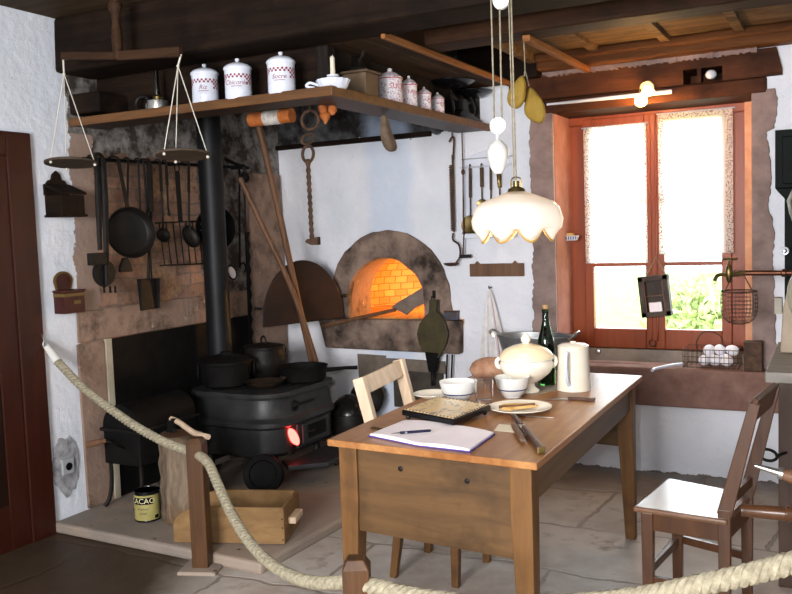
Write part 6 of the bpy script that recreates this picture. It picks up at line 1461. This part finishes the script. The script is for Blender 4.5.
# widen the seat a little toward the back rail so that it carries the stiles
b = MB(); b.prism([p for p in (P0, P3, P2, P1)], (0, 0, -.02)); b.obj('seat', 'seatwood', t, bev=.008)
u1, u2 = (P3-P0).normalized(), (P1-P0).normalized()
def leg(p, z0, z1, w, lab='leg'): b = MB(); b.beam(V((p.x, p.y, z1)), V((p.x, p.y, z0)), w, w, (0, 1, 0), w*.85, w*.85); return b.obj(lab, 'chair', t, bev=.003)
l0, l1, l2, l3 = P0+u1*.045+u2*.03, P1+u1*.045-u2*.03, P2-u1*.015-u2*.025, P3-u1*.015+u2*.03
for p in (l0, l1): leg(p, 0, z-.02, .042)
t0, t1 = onv(755, 403, (l3.x, l3.y), (l3.x+1, l3.y)), onv(775, 386, (l2.x, l2.y+.02), (l2.x+1, l2.y+.02))
for p, tp in ((l3, t0), (l2, t1)):
    b = MB(); b.beam(V((p.x, p.y, z+.03)), V((p.x, p.y, 0)), .042, .036, (0, 1, 0), .036, .034); b.beam(V((p.x, p.y, z+.01)), tp, .05, .034, (0, 1, 0), .036, .026); b.obj('rear_leg', 'chair', t, bev=.003)
b = MB(); q0, q1 = V((l3.x, l3.y, z)).lerp(t0, .93), V((l2.x, l2.y, z)).lerp(t1, .93); b.beam(q0, q1, .022, .085, (t0-V((l3.x, l3.y, z)))); b.obj('top_rail', 'chair', t, bev=.004)
b = MB(); q0, q1 = V((l3.x, l3.y, z)).lerp(t0, .14), V((l2.x, l2.y, z)).lerp(t1, .14); b.beam(q0, q1, .02, .035, (0, 0, 1)); b.obj('lower_rail', 'chair', t, bev=.003)
for a, c_, hh in ((l0, l3, .065), (l0, l1, .065), (l1, l2, .065), (l3, l2, .065)):
    b = MB(); b.beam(V((a.x, a.y, z-.052)), V((c_.x, c_.y, z-.052)), .02, hh); b.obj('apron', 'chair', t, bev=.002)
for a, c_, zz in ((l0, l3, .16), (l1, l2, .2), (l0, l1, .19), (l3, l2, .17)):
    b = MB(); b.beam(V((a.x, a.y, zz)), V((c_.x, c_.y, zz)), .018, .03); b.obj('stretcher', 'chair', t, bev=.002)

# ------------------------------------------------------------------ rope barrier
pA = V((-2.5, 2.866, 0)); topA = ony(194, 437, 2.866).z
pB = V((onz(356, 557, topA).x, onz(356, 557, topA).y, 0))
def post(p, label, ry, base):
    t = thing('rope_post', label, 'post', p); Rz = Matrix.Rotation(ry, 4, 'Z'); w = .072
    def sqr(w_, z): return [p+Rz @ V((sx*w_/2, sy*w_/2, z)) for sx, sy in ((-1, -1), (1, -1), (1, 1), (-1, 1))]
    b = MB(); b.loft([sqr(w, .012), sqr(w, topA-.025), sqr(w*.62, topA)], smooth=False); b.obj('shaft', 'post', t, bev=.003)
    b = MB(); b.loft([sqr(.17, 0), sqr(.17, .01), sqr(.16, .014)], smooth=False); b.obj('base_plate', base, t)
    return t
post(pA, 'square wooden rope post standing before the wooden box', .35, 'platform')
post(pB, 'square wooden rope post cut off by the bottom picture edge', .45, 'greystone')
RR = .0215
def strands(pts, R=RR):
    pts = smooth_path(pts, 10); b = MB()
    # resample evenly
    L_ = [0]
    for p, q in zip(pts, pts[1:]): L_.append(L_[-1]+(q-p).length)
    N = int(L_[-1]/.007); out = []; j = 0
    for i in range(N+1):
        s_ = L_[-1]*i/N
        while j < len(L_)-2 and L_[j+1] < s_: j += 1
        out.append(pts[j].lerp(pts[j+1], (s_-L_[j])/max(1e-6, L_[j+1]-L_[j])))
    for k in range(3):
        q = []; u = None
        for i, p in enumerate(out):
            tt = (out[min(i+1, N)]-out[max(i-1, 0)]).normalized()
            if u is None: u = tt.orthogonal().normalized()
            u = (u-tt*u.dot(tt)).normalized(); w_ = tt.cross(u); ph = -2*PI*i*.007/.062+2*PI*k/3
            q.append(p+(u*math.cos(ph)+w_*math.sin(ph))*R*.5)
        b.tube(q, R*.5, 8)
    return b
anc = onx(41, 342, XL); anc0 = V((XL+.035, anc.y, anc.z))
t = thing('barrier_rope', 'thick pale twisted barrier rope strung from wall to the posts', 'rope', anc0)
zr_ = onv(199, 454, pA, pA+V((.886, .46, 0))).z
a_ = anc0.xy; c_ = pA.xy
e1 = onx(58, 363, XL+.12); 
pts = [onv(x, y, (anc.x+.02, anc.y), pA) for x, y in ((56, 360), (80, 385), (105, 405), (132, 424), (160, 440), (184, 450))]+[V((pA.x, pA.y, zr_))]
pb2 = onv(350, 582, pB, pB+V((.886, .46, 0))).z
ptsB = [V((pA.x, pA.y, zr_))]+[onv(x, y, pA, pB) for x, y in ((208, 463), (218, 485), (232, 515), (250, 543), (275, 567), (305, 581), (330, 583))]+[V((pB.x, pB.y, pb2))]
strands(pts).obj('rope_run', 'rope', t); strands(ptsB).obj('rope_run', 'rope', t)
pe = CAM+ray(800, 567)*1.72
ptsC = [V((pB.x, pB.y, onv(362, 581, pB, pB+V((.886, .46, 0))).z))]+[onv(x, y, pB, pe) for x, y in ((375, 587), (425, 598), (500, 606), (580, 603), (640, 597), (700, 585), (750, 574), (792, 563))]+[onv(860, 545, pB, pe), onv(960, 500, pB, pe)]
strands(ptsC, .0245).obj('rope_run', 'rope', t)
b = MB(); d = (pts[1]-pts[0]).normalized(); q = V((anc.x+.02, anc.y, anc.z)); b.tube([q, q.lerp(pts[0], .15), pts[0]+d*.015], [.01, .016, .023], 14); b.obj('end_sleeve', 'white_china', t)
b = MB(); b.ring(anc0+V((.0, -.02, .012)), .03, .004, (.4, .9, .2)); b.sphere((XL+.01, anc.y-.03, anc.z+.01), .012, n=8); b.obj('hook_ring', 'steel', t)

# ------------------------------------------------------------------ colour management
S.view_settings.view_transform = 'Standard'; S.view_settings.look = 'None'; S.view_settings.gamma = 1; S.view_settings.use_curve_mapping = False
S.view_settings.exposure = 0.0
S.cycles.use_denoising = True
S.cycles.max_bounces = 10; S.cycles.transparent_max_bounces = 16; S.cycles.sample_clamp_indirect = 6
